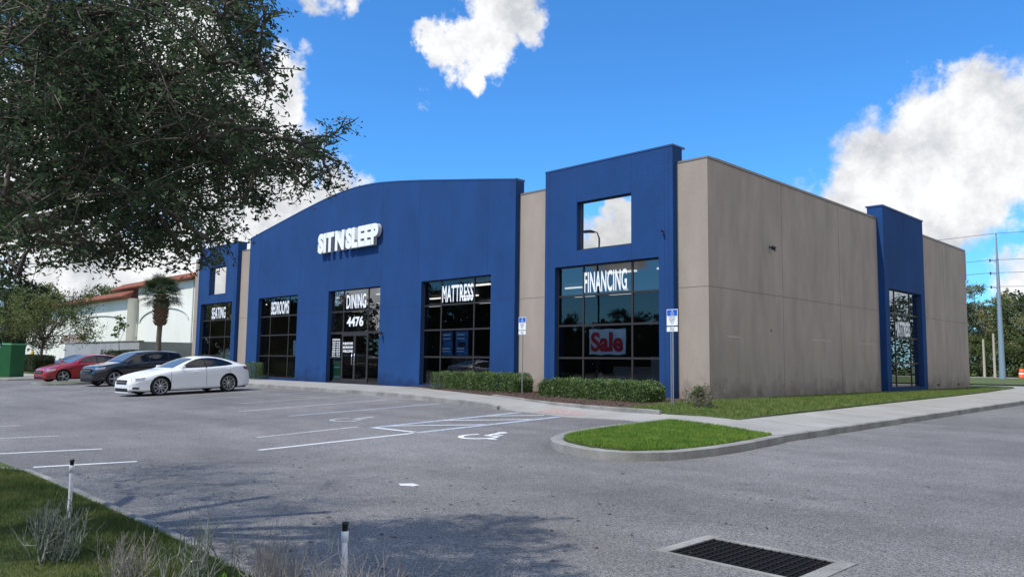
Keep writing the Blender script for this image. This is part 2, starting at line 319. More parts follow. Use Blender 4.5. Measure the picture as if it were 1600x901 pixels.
# ground height: the lot climbs gently to the store, the side drive less so
def g(x, y):
    gl = .033*(clamp(y, 6, 15)-6); gr = .009*(clamp(y, 6, 34)-6); w = clamp((x+10)/3, 0, 1)
    return gl*(1-w)+gr*w
def dip(x, y):
    return .105*ss(x, -14.6, -13.6)*(1-ss(x, -9.7, -8.9))*(1-ss(y, 13.8, 15.0))
def top(x, y): return g(x, y)+.12-dip(x, y)
def cuts(a, b, st):
    k = math.ceil(a/st); r = []
    while k*st < b: r.append(k*st); k += 1
    return r
def drape(poly, h, cell=.5, holes=(), skirt=0, xc=None, yc=None, bank=None):
    """flat polygon cut on a fixed grid and laid on height function h"""
    bm = bmesh.new(); vs = [bm.verts.new((x, y, 0)) for x, y in poly]; bm.faces.new(vs)
    bmesh.ops.triangulate(bm, faces=bm.faces)
    xs = [p[0] for p in poly]; ys = [p[1] for p in poly]
    cx = xc if xc is not None else cuts(min(xs), max(xs), cell); cy = yc if yc is not None else cuts(min(ys), max(ys), cell)
    for (a, b, c, d) in holes: cx = list(cx)+[a, b]; cy = list(cy)+[c, d]
    for x in cx: bmesh.ops.bisect_plane(bm, geom=bm.verts[:]+bm.edges[:]+bm.faces[:], plane_co=(x,0,0), plane_no=(1,0,0), dist=1e-5)
    for y in cy: bmesh.ops.bisect_plane(bm, geom=bm.verts[:]+bm.edges[:]+bm.faces[:], plane_co=(0,y,0), plane_no=(0,1,0), dist=1e-5)
    dl = [f for f in bm.faces if any(a < f.calc_center_median().x < b and c < f.calc_center_median().y < d for (a, b, c, d) in holes)]
    if dl: bmesh.ops.delete(bm, geom=dl, context='FACES')
    bmesh.ops.dissolve_limit(bm, angle_limit=.0001, verts=[], edges=[]) if False else None
    for f in bm.faces:
        if f.normal.z < 0: f.normal_flip()
    if skirt:
        be = [e for e in bm.edges if len(e.link_faces) == 1]
        r = bmesh.ops.extrude_edge_only(bm, edges=be); nv = set(v for v in r['geom'] if isinstance(v, bmesh.types.BMVert))
        for v in bm.verts: v.co.z = h(v.co.x, v.co.y)-(skirt if v in nv else 0)
        bmesh.ops.recalc_face_normals(bm, faces=bm.faces)
    else:
        for v in bm.verts: v.co.z = h(v.co.x, v.co.y)
    return bm
def surf(name, poly, h, material, kind='structure', label=None, parent=None, **k):
    bm = drape(poly, h, **k); me = bpy.data.meshes.new(name); bm.to_mesh(me); bm.free(); me.materials.append(MATS[material])
    o = mk(name, me, parent); tag(o, label=label, kind=kind); return o
def stripe(pts, w):
    """ribbon polygon round a centre line"""
    P = [Vector(p) for p in pts]; Lp = []; Rp = []
    for i, p in enumerate(P):
        d = (P[min(i+1, len(P)-1)]-P[max(i-1, 0)]).normalized(); n = Vector((-d.y, d.x))
        Lp.append(p+n*w/2); Rp.append(p-n*w/2)
    return [tuple(q) for q in Lp+Rp[::-1]]
def resample(pts, st):
    out = [Vector(pts[0])]
    for a, b in zip(pts, pts[1:]):
        a, b = Vector(a), Vector(b); n = max(1, int((b-a).length/st))
        out += [a+(b-a)*i/n for i in range(1, n+1)]
    return out
def smooth_path(pts, it=2):
    P = [Vector(p) for p in pts]
    for _ in range(it):
        Q = [P[0]]
        for a, b in zip(P, P[1:]): Q += [a*.75+b*.25, a*.25+b*.75]
        Q.append(P[-1]); P = Q
    return P
def kerb(name, pts, w, hf, label=None, drop=.22, proud=.012, jitter=.004):
    """cast kerb with rounded top edge following a path; left side of the path is the low side"""
    P = resample(pts, .25); mb = MB(); rows = []
    prof = [(-w/2, -drop), (-w/2-.008, -.03), (-w/2+.02, proud-.006), (-w/2+.045, proud), (w/2-.02, proud), (w/2, proud-.01), (w/2, -drop)]
    for i, p in enumerate(P):
        d = (P[min(i+1, len(P)-1)]-P[max(i-1, 0)]).normalized(); n = Vector((-d.y, d.x)); z = hf(p.x, p.y)
        j = random.uniform(-jitter, jitter)
        rows.append([(p.x-n.x*a, p.y-n.y*a, z+b+j) for a, b in prof])
    k = len(prof); vs = [v for r in rows for v in r]; fs = []
    for i in range(len(rows)-1):
        for q in range(k-1): fs.append((i*k+q, (i+1)*k+q, (i+1)*k+q+1, i*k+q+1))
    mb.add(vs, fs, 0); mb.add(rows[0], [tuple(range(k))]); mb.add(rows[-1], [tuple(range(k))[::-1]]); o = mb.build(name, 'kerb_concrete'); fix_normals(o); tag(o, label=label, kind='structure'); return o

def text_mesh(txt, size, depth, offset=0, sx=1, space=1):
    c = bpy.data.curves.new('lettering', 'FONT'); c.body = txt; c.size = size; c.extrude = depth/2; c.offset = offset; c.align_x = 'CENTER'; c.align_y = 'CENTER'; c.space_character = space; c.space_word = .5
    c.resolution_u = 4
    o = bpy.data.objects.new('tmp', c); SC.collection.objects.link(o); bpy.context.view_layer.update()
    me = bpy.data.meshes.new_from_object(o); bpy.data.objects.remove(o); bpy.data.curves.remove(c)
    co = np.empty(len(me.vertices)*3); me.vertices.foreach_get('co', co); co = co.reshape(-1, 3)
    me['w'] = float(np.ptp(co[:,0])); me['h'] = float(np.ptp(co[:,1])); co[:,0] -= (co[:,0].max()+co[:,0].min())/2; co[:,1] -= (co[:,1].max()+co[:,1].min())/2
    me.vertices.foreach_set('co', co.ravel()); return me
def text(name, txt, w, h, loc, material, parent=None, depth=.004, offset=0, face='front', space=1, back=None):
    """lettering fitted to width w, height h, upright on a wall that looks toward -y (front) or +x (side)"""
    me = text_mesh(txt, 1, depth, offset, space=space)
    sx, sy = w/me['w'], h/me['h']
    co = np.empty(len(me.vertices)*3); me.vertices.foreach_get('co', co); co = co.reshape(-1, 3); co[:,0] *= sx; co[:,1] *= sy
    x, y, z = co[:,0].copy(), co[:,1].copy(), co[:,2].copy()
    if face == 'front': co = np.stack([x, -z, y], 1)
    elif face == 'side': co = np.stack([z, x, y], 1)
    elif face == 'flat': co = np.stack([x, y, z], 1)
    me.vertices.foreach_set('co', co.ravel()); me.materials.clear(); me.materials.append(MATS[material])
    if back:
        me.materials.append(MATS[back]); me.update()
        for p in me.polygons: p.material_index = 0 if p.normal.y < -.7 else 1
    else:
        for p in me.polygons: p.material_index = 0
    me.update(); return mk(name, me, parent, loc)

def leaf_mesh(name, C, size, aspect=.42, droop=0, up=.0):
    """one small diamond leaf per centre, random attitude"""
    C = np.asarray(C, dtype=np.float32); n = len(C)
    a = np.random.normal(size=(n, 3)); a[:,2] = a[:,2]*.7-droop; a /= np.linalg.norm(a, axis=1, keepdims=True)
    b = np.random.normal(size=(n, 3)); b[:,2] *= (1-up); b -= a*(a*b).sum(1, keepdims=True); b /= np.linalg.norm(b, axis=1, keepdims=True)
    s = size*np.random.uniform(.7, 1.3, (n, 1)); A = a*s*.5; B = b*s*.5*aspect
    V = np.stack([C-A, C+B-A*.1, C+A, C-B-A*.1], 1).reshape(-1, 3).astype(np.float32)
    me = bpy.data.meshes.new(name); me.vertices.add(4*n); me.vertices.foreach_set('co', V.ravel())
    me.loops.add(4*n); me.loops.foreach_set('vertex_index', np.arange(4*n, dtype=np.int32))
    me.polygons.add(n); me.polygons.foreach_set('loop_start', np.arange(0, 4*n, 4, dtype=np.int32)); me.update(calc_edges=True)
    return me
def ball_points(c, r, n, shell=.55, flat=1):
    d = np.random.normal(size=(n, 3)); d /= np.linalg.norm(d, axis=1, keepdims=True)
    rr = np.random.uniform(0, 1, (n, 1))**shell; p = d*rr*np.array([r, r, r*flat]); return p+np.array(c)
def clump_points(c, r, n, sub=7, flat=.8):
    """leaves gathered into sprays inside a clump"""
    k = max(3, n//sub); cs = ball_points((0,0,0), r, k, .5, flat); out = []
    q = np.repeat(cs, sub, 0)+np.random.normal(size=(k*sub, 3))*r*.13
    return q+np.array(c)

def wall_dirt(name):
    t = MATS[name].node_tree; L = t.links.new; b = t.nodes['Principled BSDF']; src = b.inputs['Base Color'].links[0].from_socket
    g_ = N(t, 'ShaderNodeNewGeometry'); sp = N(t, 'ShaderNodeSeparateXYZ'); L(g_.outputs['Position'], sp.inputs[0])
    n = N(t, 'ShaderNodeTexNoise'); n.inputs['Scale'].default_value = 2.5; n.inputs['Detail'].default_value = 8; L(g_.outputs['Position'], n.inputs['Vector'])
    a = N(t, 'ShaderNodeMath', operation='MULTIPLY_ADD'); a.inputs[1].default_value = -1.6; L(n.outputs['Fac'], a.inputs[0]); L(sp.outputs['Z'], a.inputs[2])
    m = N(t, 'ShaderNodeMapRange'); m.inputs[1].default_value = -.42; m.inputs[2].default_value = .25; m.inputs[3].default_value = .62; m.inputs[4].default_value = 1; L(a.outputs[0], m.inputs[0])
    v = N(t, 'ShaderNodeVectorMath', operation='SCALE'); L(src, v.inputs[0]); L(m.outputs[0], v.inputs['Scale']); L(v.outputs[0], b.inputs['Base Color'])
for n_ in ('tan_weathered', 'tan_stucco', 'blue_stucco'): wall_dirt(n_)
mat('scuff', (.44, .39, .34), .9, n=.2, nscale=8)

# ------------------------------------------------------------------ ground, lot, walks
GR = (-3.5, -2.48, 5.2, 5.88)
knx = [-10, -7]; kny = [6, 15, 34]
surf('ground', [(-900,-900),(900,-900),(900,1200),(-900,1200)], lambda x, y: g(x, y)-.06, 'turf', xc=knx+[-60,30,-150,150], yc=kny+[-30,60,130], holes=[GR])
def flat_cuts(a, b): return sorted(set([-10,-9.5,-9,-8.5,-8,-7.5,-7]+list(range(int(a), int(b), 4))))
surf('asphalt_lot', [(-75,2.45),(-75,-30),(60,-30),(60,60),(-90,60),(-90,46),(-47.5,46),(-47.5,15.5),(-75,15.5)] , lambda x, y: g(x, y), 'asphalt',
     xc=[-10,-9.5,-9,-8.5,-8,-7.5,-7,-60,-40,-25,0,20,40], yc=[-10,0,2.45,6,8,10,12,14,15,20,25,30,34,45], holes=[GR])
# concrete walk along the store front and round the corner
KF = smooth_path([(-46.5,15.35),(-40,15.25),(-31,15.15),(-21,15.0),(-17.68,14.42),(-15.56,14.0),(-14.14,13.62),(-13.1,13.5),(-12.2,13.3),(-11.4,13.12),(-10.4,13.42),(-9.25,13.45)], 1)
walk = [tuple(p) for p in KF]+[(-6.72,13.45),(-6.72,30),(-6.72,44),(-7.3,48),(-9,51),(-12,53),(-14.6,53.6),(-14.6,52.4),(-12.2,51.3),(-10.9,49.5),(-10.4,47.5),(-9.35,38),(-8.96,32.8),(-8.45,20),(-8.3,15),(-9.75,14.5),(-11.2,14.45),(-13.9,14.85),(-15.8,15.75),(-21.1,17.7),(-24.1,18.9),(-46.5,18.9)]
surf('sidewalk', walk, lambda x, y: top(x, y), 'concrete', skirt=.3)
# planting bed and lawn strip beside the store
surf('mulch_bed', [(-24.2,18.98),(-21.1,17.73),(-15.8,15.79),(-13.9,14.9),(-11.4,14.55),(-11.0,16.2),(-10.6,19.0),(-11.3,19.4)], lambda x, y: g(x, y)+.125+.05*ss(y, 15, 17), 'mulch', skirt=.2)
surf('side_lawn', [(-11.35,14.5),(-9.75,14.53),(-8.33,15.03),(-8.48,20),(-8.99,32.8),(-9.38,38),(-10.43,47.5),(-10.93,49.5),(-12.3,51.25),(-14.6,52.3),(-60,52.3),(-60,44),(-11.3,44),(-11.3,19.4),(-10.65,19),(-11.0,16.2)], lambda x, y: g(x, y)+.128+.035*ss(y, 15, 17), 'turf', skirt=.2, cell=1)
kf = [p for p in resample(KF, .25)]
kerb('kerb', [p for p in kf if p.x < -13.9], .15, lambda x, y: top(x, y), label='low concrete kerb along the front parking bays')
kerb('kerb', [(-6.66,13.3),(-6.66,30),(-6.66,44),(-7.25,48),(-8.95,51.1),(-12,53.1),(-14.6,53.7)], .16, lambda x, y: g(x, y)+.12, label='long kerb beside the side drive')
kerb('kerb', smooth_path([(-17.5,15.05+1.45),(-15.8,15.72),(-13.9,14.82),(-11.3,14.45),(-9.9,14.47)], 1), .14, lambda x, y: g(x, y)+.15, label='raised kerb at the edge of the mulch bed')
# grass island at the corner
IS = smooth_path([(-9.12,13.6),(-9.14,12),(-9.08,10.6),(-8.75,9.7),(-8.2,9.28),(-7.5,9.15),(-6.95,9.35),(-6.6,9.9),(-6.48,11.0),(-6.55,12.4),(-6.66,13.4)], 2)
kerb('kerb', [tuple(p) for p in IS], .22, lambda x, y: g(x, y)+.12, label='rounded kerb of the corner grass island')
isl = [tuple(p) for p in smooth_path([(-9.0,13.5),(-9.03,12),(-8.97,10.65),(-8.66,9.8),(-8.15,9.4),(-7.5,9.27),(-7.0,9.46),(-6.72,9.95),(-6.6,11.0),(-6.66,12.4),(-6.76,13.4)], 2)]+[(-7.8,13.42)]
surf('grass_island', isl, lambda x, y: g(x, y)+.115+.04*(1-min(1, ((x+7.8)/1.3)**2)), 'turf', skirt=.15)
# islands and verges on the far left
il = [tuple(p) for p in smooth_path([(-39.2,15.2),(-39.3,10.6),(-39.8,9.6),(-40.6,9.5),(-41.2,10.2),(-41.3,15.2)], 2)]
kerb('kerb', [tuple(p) for p in smooth_path([(-39.1,15.2),(-39.2,10.5),(-39.75,9.5),(-40.6,9.4),(-41.3,10.1),(-41.4,15.2)], 2)][::-1], .2, lambda x, y: g(x, y)+.1, label='kerb of the far grass island')
surf('far_grass_island', il, lambda x, y: g(x, y)+.1, 'turf', skirt=.15)
lawn_w = [(-47.2,15.2),(-47.2,11.6),(-47.8,10.0),(-48.5,9.2),(-120,8.6),(-120,60),(-47.2,60)]
surf('verge', lawn_w, lambda x, y: g(x, y)+.1, 'turf', cell=2, skirt=.15)
kerb('kerb', [(-47.1,15.2),(-47.1,11.6),(-47.7,10.0),(-48.4,9.15),(-100,8.5)], .2, lambda x, y: g(x, y)+.11, label='kerb in front of the green donation bin')
surf('concrete_pad', [(-47.6,11.5),(-49,9.6),(-58,9.4),(-58,12.6),(-48,12.8)], lambda x, y: g(x, y)+.125, 'concrete', skirt=.1)
# lawn by the viewer
surf('near_lawn', [(-40,-6),(-2,-6),(-2,2.2),(-3.6,2.42),(-4.8,2.5),(-6.8,2.56),(-10.6,2.62),(-11.3,2.6),(-11.72,2.4),(-12.6,2.0),(-40,1.9)], lambda x, y: .02+.03*ss(-y, -2.5, -1.4), 'turf', cell=1, skirt=.1)
surf('soil_bed', [(-5.2,.2),(2,.2),(2,2.05),(-3,2.1),(-4.2,1.8),(-4.8,1.3)], lambda x, y: .065, 'soil', cell=1, skirt=.05)
kerb('kerb', [(-2.0,2.25),(-3.6,2.47),(-4.8,2.55),(-6.8,2.61),(-10.6,2.67),(-11.35,2.65),(-11.8,2.42),(-12.7,2.03),(-40,1.93)][::-1], .10, lambda x, y: .03, label='low worn edging of the near lawn', drop=.05, proud=.0)
# beyond the store: cross walk, drive, field, far road
surf('road', [(-75,60),(-75,54.2),(60,54.2),(60,60)], lambda x, y: g(x, y)+.004, 'asphalt', xc=[-10,-7], yc=[])
surf('crosswalk_path', [(-60,55.8),(60,55.8),(60,57.4),(-60,57.4)], lambda x, y: g(x, y)+.012, 'concrete', xc=[-10,-7], yc=[])
surf('field', [(-90,60),(60,60),(200,62),(200,101),(-200,101),(-200,60)], lambda x, y: g(x, y)+.08, 'turf', xc=[-10,-7], yc=[])
surf('far_road', [(-300,101),(300,101),(300,110),(-300,110)], lambda x, y: g(x, y)+.06, 'concrete', xc=[-10,-7], yc=[])

for i in range(20):
    y_ = 15.6+1.8*i; surf('walk_joint', [(-8.25-.02*i, y_), (-6.78, y_), (-6.78, y_+.016), (-8.25-.02*i, y_+.016)], lambda x, y: top(x, y)+.003, 'tan_dark')
for i in range(14):
    x_ = -44+1.83*i; surf('walk_joint', [(x_, 15.5), (x_+.016, 15.5), (x_+.016, 18.6 if x_ < -25 else 17.6), (x_, 18.6 if x_ < -25 else 17.6)], lambda x, y: top(x, y)+.003, 'tan_dark')
# painted lines
def line(a, b, w=.10, m='paint_worn', off=.004):
    return surf('parking_line', stripe([a, b], w), lambda x, y: g(x, y)+off, m, cell=.5)
line((-11.72,5.95), (-11.7,9.02), .12, 'paint_white')
line((-13.38,6.74), (-13.5,9.0), .11, 'paint_worn')
line((-16.85,9.27), (-16.95,14.0), .11, 'paint_blue')
line((-19.1,9.1), (-19.5,14.0), .10, 'paint_worn')
line((-21.7,10.4), (-22.1,14.5), .10, 'paint_faded')
line((-24.4,10.4), (-24.7,14.5), .10, 'paint_faded')
line((-27.0,10.4), (-27.2,14.5), .10, 'paint_faded')
line((-32.0,10.4), (-32.4,14.5), .10, 'paint_faded')
line((-34.9,10.4), (-35.2,14.5), .10, 'paint_faded')
line((-13.60,2.75), (-13.36,4.14), .10, 'paint_white'); line((-11.69,2.80), (-11.47,4.02), .11, 'paint_white')
line((-16.2,2.7), (-16.0,4.2), .10, 'paint_worn'); line((-19.0,2.6), (-18.8,4.2), .10, 'paint_worn')
# access aisle hatching
line((-11.70,9.1), (-11.72,13.15), .17, 'paint_blue'); line((-13.12,9.05), (-13.2,13.4), .17, 'paint_blue')
line((-13.05,9.08), (-11.78,9.12), .12, 'paint_white', .008)
line((-13.05,9.5), (-11.75,10.9), .12, 'paint_white', .008); line((-13.1,10.9), (-11.75,12.3), .12, 'paint_white', .008); line((-13.15,12.2), (-12.2,13.15), .12, 'paint_white', .008)
surf('red_ramp_paint', [(-13.0,13.62),(-11.8,13.45),(-11.4,13.6),(-11.7,14.15),(-13.0,14.3)], lambda x, y: top(x, y)+.004, 'paint_red')
def wheelchair(cx, cy, s, ang=0):
    """access symbol as flat polygons in a unit square, returned in plan"""
    P = []
    P.append([(.02+.09*math.cos(t), .46+.09*math.sin(t)) for t in np.linspace(0, 2*math.pi, 14)[:-1]])
    def seg(pts, w): return stripe(pts, w)
    P.append(seg([(.02,.36),(.05,.02)], .10)); P.append(seg([(.04,.20),(.24,.20)], .07)); P.append(seg([(.03,.03),(.27,.03),(.36,-.28),(.46,-.24)], .085))
    a = np.linspace(R(130), R(375), 26); P.append(seg([(.02+.29*math.cos(t), -.12+.29*math.sin(t)) for t in a], .085))
    c, sn = math.cos(ang), math.sin(ang)
    return [[(cx+s*(x*c-y*sn), cy+s*(x*sn+y*c)) for x, y in q] for q in P]
def ground_symbol(cx, cy, s, ang, m, name):
    bm = bmesh.new()
    for q in wheelchair(cx, cy, s, ang):
        b2 = drape(q, lambda x, y: g(x, y)+.005, cell=.5); me = bpy.data.meshes.new('t'); b2.to_mesh(me); b2.free(); bm.from_mesh(me); bpy.data.meshes.remove(me)
    me = bpy.data.meshes.new(name); bm.to_mesh(me); bm.free(); me.materials.append(MATS[m]); tag(mk(name, me), kind='structure')
ground_symbol(-10.4, 9.6, 1.15, R(8), 'paint_fresh', 'access_symbol'); ground_symbol(-15.0, 9.8, 1.15, R(8), 'paint_worn', 'access_symbol')
surf('paint_spot', [(-7.55,5.62),(-7.42,5.55),(-7.28,5.63),(-7.3,5.74),(-7.45,5.76)], lambda x, y: g(x, y)+.004, 'paint_white')

# storm drain
dr = tag(empty('storm_drain', (-2.99, 5.54, 0)), 'rusty black storm drain grate set in a concrete collar in the asphalt', 'drain grate')
mb = MB(); x0, x1, y0, y1 = -.51, .51, -.34, .34
for (a, b, c, d) in ((x0-.10, x0, y0-.05, y1+.07), (x1, x1+.13, y0-.05, y1+.07), (x0, x1, y1, y1+.045), (x0, x1, y0-.05, y0)): mb.box(a, b, c, d, -.2, .008)
mb.build('collar', 'kerb_concrete', dr)
mb = MB()
for i in range(15):
    x = x0+.01+i*(x1-x0-.02)/14; mb.box(x-.005, x+.005, y0, y1, -.045, .002)
for i in range(11):
    y = y0+.01+i*(y1-y0-.02)/10; mb.box(x0, x1, y-.003, y+.003, -.02, -.001)
mb.build('grate', 'cast_iron', dr)
mb = MB(); mb.box(x0-.02, x1+.02, y0-.02, y1+.02, -.62, -.6); mb.box(x0-.02, x0, y0, y1, -.6, -.01); mb.box(x1, x1+.02, y0, y1, -.6, -.01); mb.box(x0, x1, y1, y1+.02, -.6, -.01); mb.box(x0, x1, y0-.02, y0, -.6, -.01)
mb.build('pit', 'pit_black', dr)

# ------------------------------------------------------------------ the store
ST = tag(empty('store_building', (-29.15, 31.5, .41)), 'large blue and tan stucco furniture store with arched front and tall dark windows', 'store')
SO = Vector((29.15, -31.5, -.41))
def part(mb, name, mats, parent=None): 
    o = mb.build(name, mats, parent or ST)
    if parent is None: o.location = SO
    return o
def slab_holes(outline, holes, y, th, axis='y', mi=0):
    """wall with real openings. outline/holes in (u, z); returns verts/faces. axis y: wall in the x-z plane from y to y+th; axis x: in the y-z plane"""
    bm = bmesh.new(); es = []
    def loop(pts):
        vs = [bm.verts.new((p[0], 0, p[1])) for p in pts]
        for i in range(len(vs)): es.append(bm.edges.new((vs[i], vs[(i+1)%len(vs)])))
    loop(outline)
    for (a, b, c, d) in holes: loop([(a, c), (b, c), (b, d), (a, d)])
    bmesh.ops.triangle_fill(bm, use_beauty=True, use_dissolve=False, edges=es)
    def inhole(f):
        c = f.calc_center_median(); return any(a < c.x < b and cc < c.z < d for (a, b, cc, d) in holes)
    bmesh.ops.delete(bm, geom=[f for f in bm.faces if inhole(f)], context='FACES_ONLY')
    r = bmesh.ops.extrude_face_region(bm, geom=bm.faces[:])
    for v in r['geom']:
        if isinstance(v, bmesh.types.BMVert): v.co.y = th
    bmesh.ops.recalc_face_normals(bm, faces=bm.faces)
    for v in bm.verts: v.co.y += y
    if axis == 'x':
        for v in bm.verts: v.co = Vector((v.co.y, v.co.x, v.co.z))
        bmesh.ops.recalc_face_normals(bm, faces=bm.faces)
    bm.verts.index_update(); V = [tuple(v.co) for v in bm.verts]; F = [tuple(v.index for v in f.verts) for f in bm.faces]; bm.free(); return V, F
YT, YB, ZB = 19.18, 18.96, .1                   # tan face, blue face, wall foot
TOPT, TOPW = 7.35, 7.86
HEAD, SILL = 4.594, .52
ROWS = [3.62, 2.655, 1.61]
XR = -11.5; XC = -29.15
def mir(x): return 2*XC-x
# tan walls
for (a, b) in ((-12.6, XR), (-19.1, -17.4), (mir(-17.4), mir(-19.1)), (mir(XR), mir(-12.6))): mb = MB(); mb.box(a, b, YT, YT+.3, ZB, TOPT); o = part(mb, 'front_wall', 'tan_stucco')
mb = MB()
V, F = slab_holes([(YT+.3,ZB),(43.8,ZB),(43.8,TOPT),(YT+.3,TOPT)], [(32.4,36.2,SILL+.1,HEAD)], XR-.3, .3, 'x'); mb.add(V, F)
mb.box(XR-.02, XR+.001, YT+.001, YT+.3, ZB, TOPT-.001)
mb.box(XR-3, XR+.0-.31, 43.5, 43.8, ZB, TOPT); mb.box(XR-.14, XR-.02, 43.8, 44.05, 5.9, TOPT)
o = part(mb, 'side_wall', 'tan_weathered'); o['label'] = 'long shaded grey tan stucco side wall'
mb = MB(); mb.box(mir(XR), XR-3, 43.5, 43.8, ZB, TOPT); mb.box(mir(XR), mir(XR)+.3, YT+.3, 43.5, ZB, TOPT); part(mb, 'rear_wall', 'tan_stucco')
mb = MB(); mb.box(mir(XR)+.3, XR-.3, YT+.9, 43.5, 6.5, 6.6); part(mb, 'roof', 'roofing')
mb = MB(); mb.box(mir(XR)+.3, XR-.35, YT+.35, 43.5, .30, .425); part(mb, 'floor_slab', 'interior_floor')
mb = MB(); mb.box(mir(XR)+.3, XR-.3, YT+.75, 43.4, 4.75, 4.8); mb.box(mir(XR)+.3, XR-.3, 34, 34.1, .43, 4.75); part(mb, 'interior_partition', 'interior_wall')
# coping
for (a, b) in ((-12.48, XR+.03), (-19.03, -17.62), (mir(-17.62), mir(-19.03)), (mir(XR)-.03, mir(-12.48))): mb = MB(); mb.box(a, b, YT-.015, YT+.34, TOPT, TOPT+.055); part(mb, 'coping', 'cap_metal')
mb = MB(); mb.box(XR-.34, XR+.03, YT+.34, 43.84, TOPT+.001, TOPT+.072)
part(mb, 'coping', 'cap_metal')
# joints scored in the tan stucco
mb = MB()
for (a, b) in ((-12.5, XR), (-19.0, -17.6), (mir(-17.6), mir(-19.0)), (mir(XR), mir(-12.5))): mb.box(a, b, YT-.003, YT+.01, 3.652, 3.668)
for y0_, y1_ in ((YT, 31.9), (36.7, 43.8)): mb.box(XR-.01, XR+.003, y0_, y1_, 3.652, 3.668)
for y in (23.7, 28.2, 40.25): mb.box(XR-.01, XR+.0025, y-.007, y+.007, .45, TOPT)
part(mb, 'scored_joints', 'tan_dark')
# arched blue front
W3 = [(-38.05,-34.0), (-31.2,-27.1), (mir(-34.0),mir(-38.05))]
AT = [(0,9.14),(1,9.12),(2,9.04),(3.2,8.90),(4.75,8.69),(6.4,8.44),(8.6,8.11),(10.12,7.87)]
def archz(x):
    d = abs(x-XC)
    for (a, za), (b, zb_) in zip(AT, AT[1:]):
        if d <= b+1e-6: return za+(zb_-za)*(d-a)/(b-a)
    return 7.87
arch = [(mir(-19.03),ZB), (-19.03,ZB)]
for i in range(33):
    x = -19.03-(10.12*2)*i/32; arch.append((x, archz(x)))
V, F = slab_holes(arch, [(W3[0][0],W3[0][1],SILL,HEAD),(W3[1][0],W3[1][1],.43,HEAD),(W3[2][0],W3[2][1],SILL,HEAD)], YB, .42)
mb = MB(); mb.add(V, F); part(mb, 'arched_front', 'blue_stucco')
mb = MB(); ap = arch[2:]
for (a, b) in zip(ap, ap[1:]):
    mb.add([(a[0],YB-.014,a[1]),(b[0],YB-.014,b[1]),(b[0],YB+.46,b[1]),(a[0],YB+.46,a[1]),(a[0],YB-.014,a[1]+.05),(b[0],YB-.014,b[1]+.05),(b[0],YB+.46,b[1]+.05),(a[0],YB+.46,a[1]+.05)], [(4,5,6,7)[::-1],(0,1,5,4)[::-1],(3,2,6,7),(0,1,2,3)])
mb.add([(-19.03,YB-.03,7.87),(-19.03,YB+.46,7.87),(-19.03,YB+.46,7.94),(-19.03,YB-.03,7.94)], [(0,1,2,3)])
fix_normals(part(mb, 'arched_coping', 'blue_metal'))
mb = MB()
for x in (-20.45, -24.55, -27.1, -31.2, -33.9, -38.05): mb.box(x-.008, x+.008, YB-.003, YB+.01, HEAD+.02 if x not in (0,) else .5, archz(x)-.02)
for (a, b) in ((-39.2,-38.1),(-33.95,-31.25),(-27.05,-24.5),(-20.4,-19.1)): mb.box(a, b, YB-.003, YB+.01, 3.652, 3.668)
part(mb, 'scored_joints', 'blue_dark')
mb = MB(); mb.box(-24.9, -20.0, YB-.05, YB+.05, ZB, .50); part(mb, 'window_base', 'blue_stucco'); mb = MB(); mb.box(-38.3, -33.8, YB-.04, YB+.05, ZB, .50); part(mb, 'window_base', 'blue_stucco')
# towers
def tower(x0, x1, wx0, wx1, ux0, ux1, name_l):
    V, F = slab_holes([(x0,ZB),(x1,ZB),(x1,TOPW),(x0,TOPW)], [(wx0,wx1,SILL,HEAD),(ux0,ux1,5.08,6.67)], YB, .5)
    mb = MB(); mb.add(V, F)
    mb.box(x0+.001, x0+.2, YB+.5, YB+.62, 7.2, TOPW-.002); 
    t = part(mb, 'corner_tower', 'blue_stucco'); t['label'] = name_l
    mb = MB(); mb.box(x0-.014, x1+.014, YB-.014, YB+.65, TOPW, TOPW+.05); c = mb.build('coping', 'blue_metal', t)
    mb = MB()
    for x in (ux0, ux1): mb.box(x-.008, x+.008, YB-.003, YB+.01, HEAD+.02, 5.06); mb.box(x-.008, x+.008, YB-.003, YB+.01, 6.69, TOPW-.02)
    for x in (x0+.16, x0+.24, x1-.16, x1-.30): mb.box(x-.008, x+.008, YB-.003, YB+.01, ZB, TOPW-.02)
    mb.build('scored_joints', 'blue_dark', t); return t
tower(-17.6, -12.52, -17.14, -13.02, -16.2, -14.02, 'blue corner tower nearest the sidewalk corner')
tower(mir(-12.52), mir(-17.6), mir(-13.02), mir(-17.14), mir(-14.02), mir(-16.2), 'blue corner tower at the far left end')
V, F = slab_holes([(31.93,ZB),(36.67,ZB),(36.67,TOPW),(31.93,TOPW)], [(32.4,36.2,SILL+.1,HEAD)], XR-.02, .27, 'x')
mb = MB(); mb.add(V, F); mb.box(XR-.35, XR-.021, 31.93, 32.2, 7.36, TOPW-.002); mb.box(XR-.35, XR-.021, 36.4, 36.67, 7.36, TOPW-.002); t = part(mb, 'side_tower', 'blue_stucco')
mb = MB(); mb.box(XR-.4, XR+.28, 31.9, 36.7, TOPW, TOPW+.06); mb.build('coping', 'blue_metal', t)
mb = MB()
for y in (34.3,): mb.box(XR+.24, XR+.253, y-.008, y+.008, HEAD+.03, TOPW-.02)
mb.build('scored_joints', 'blue_dark', t)

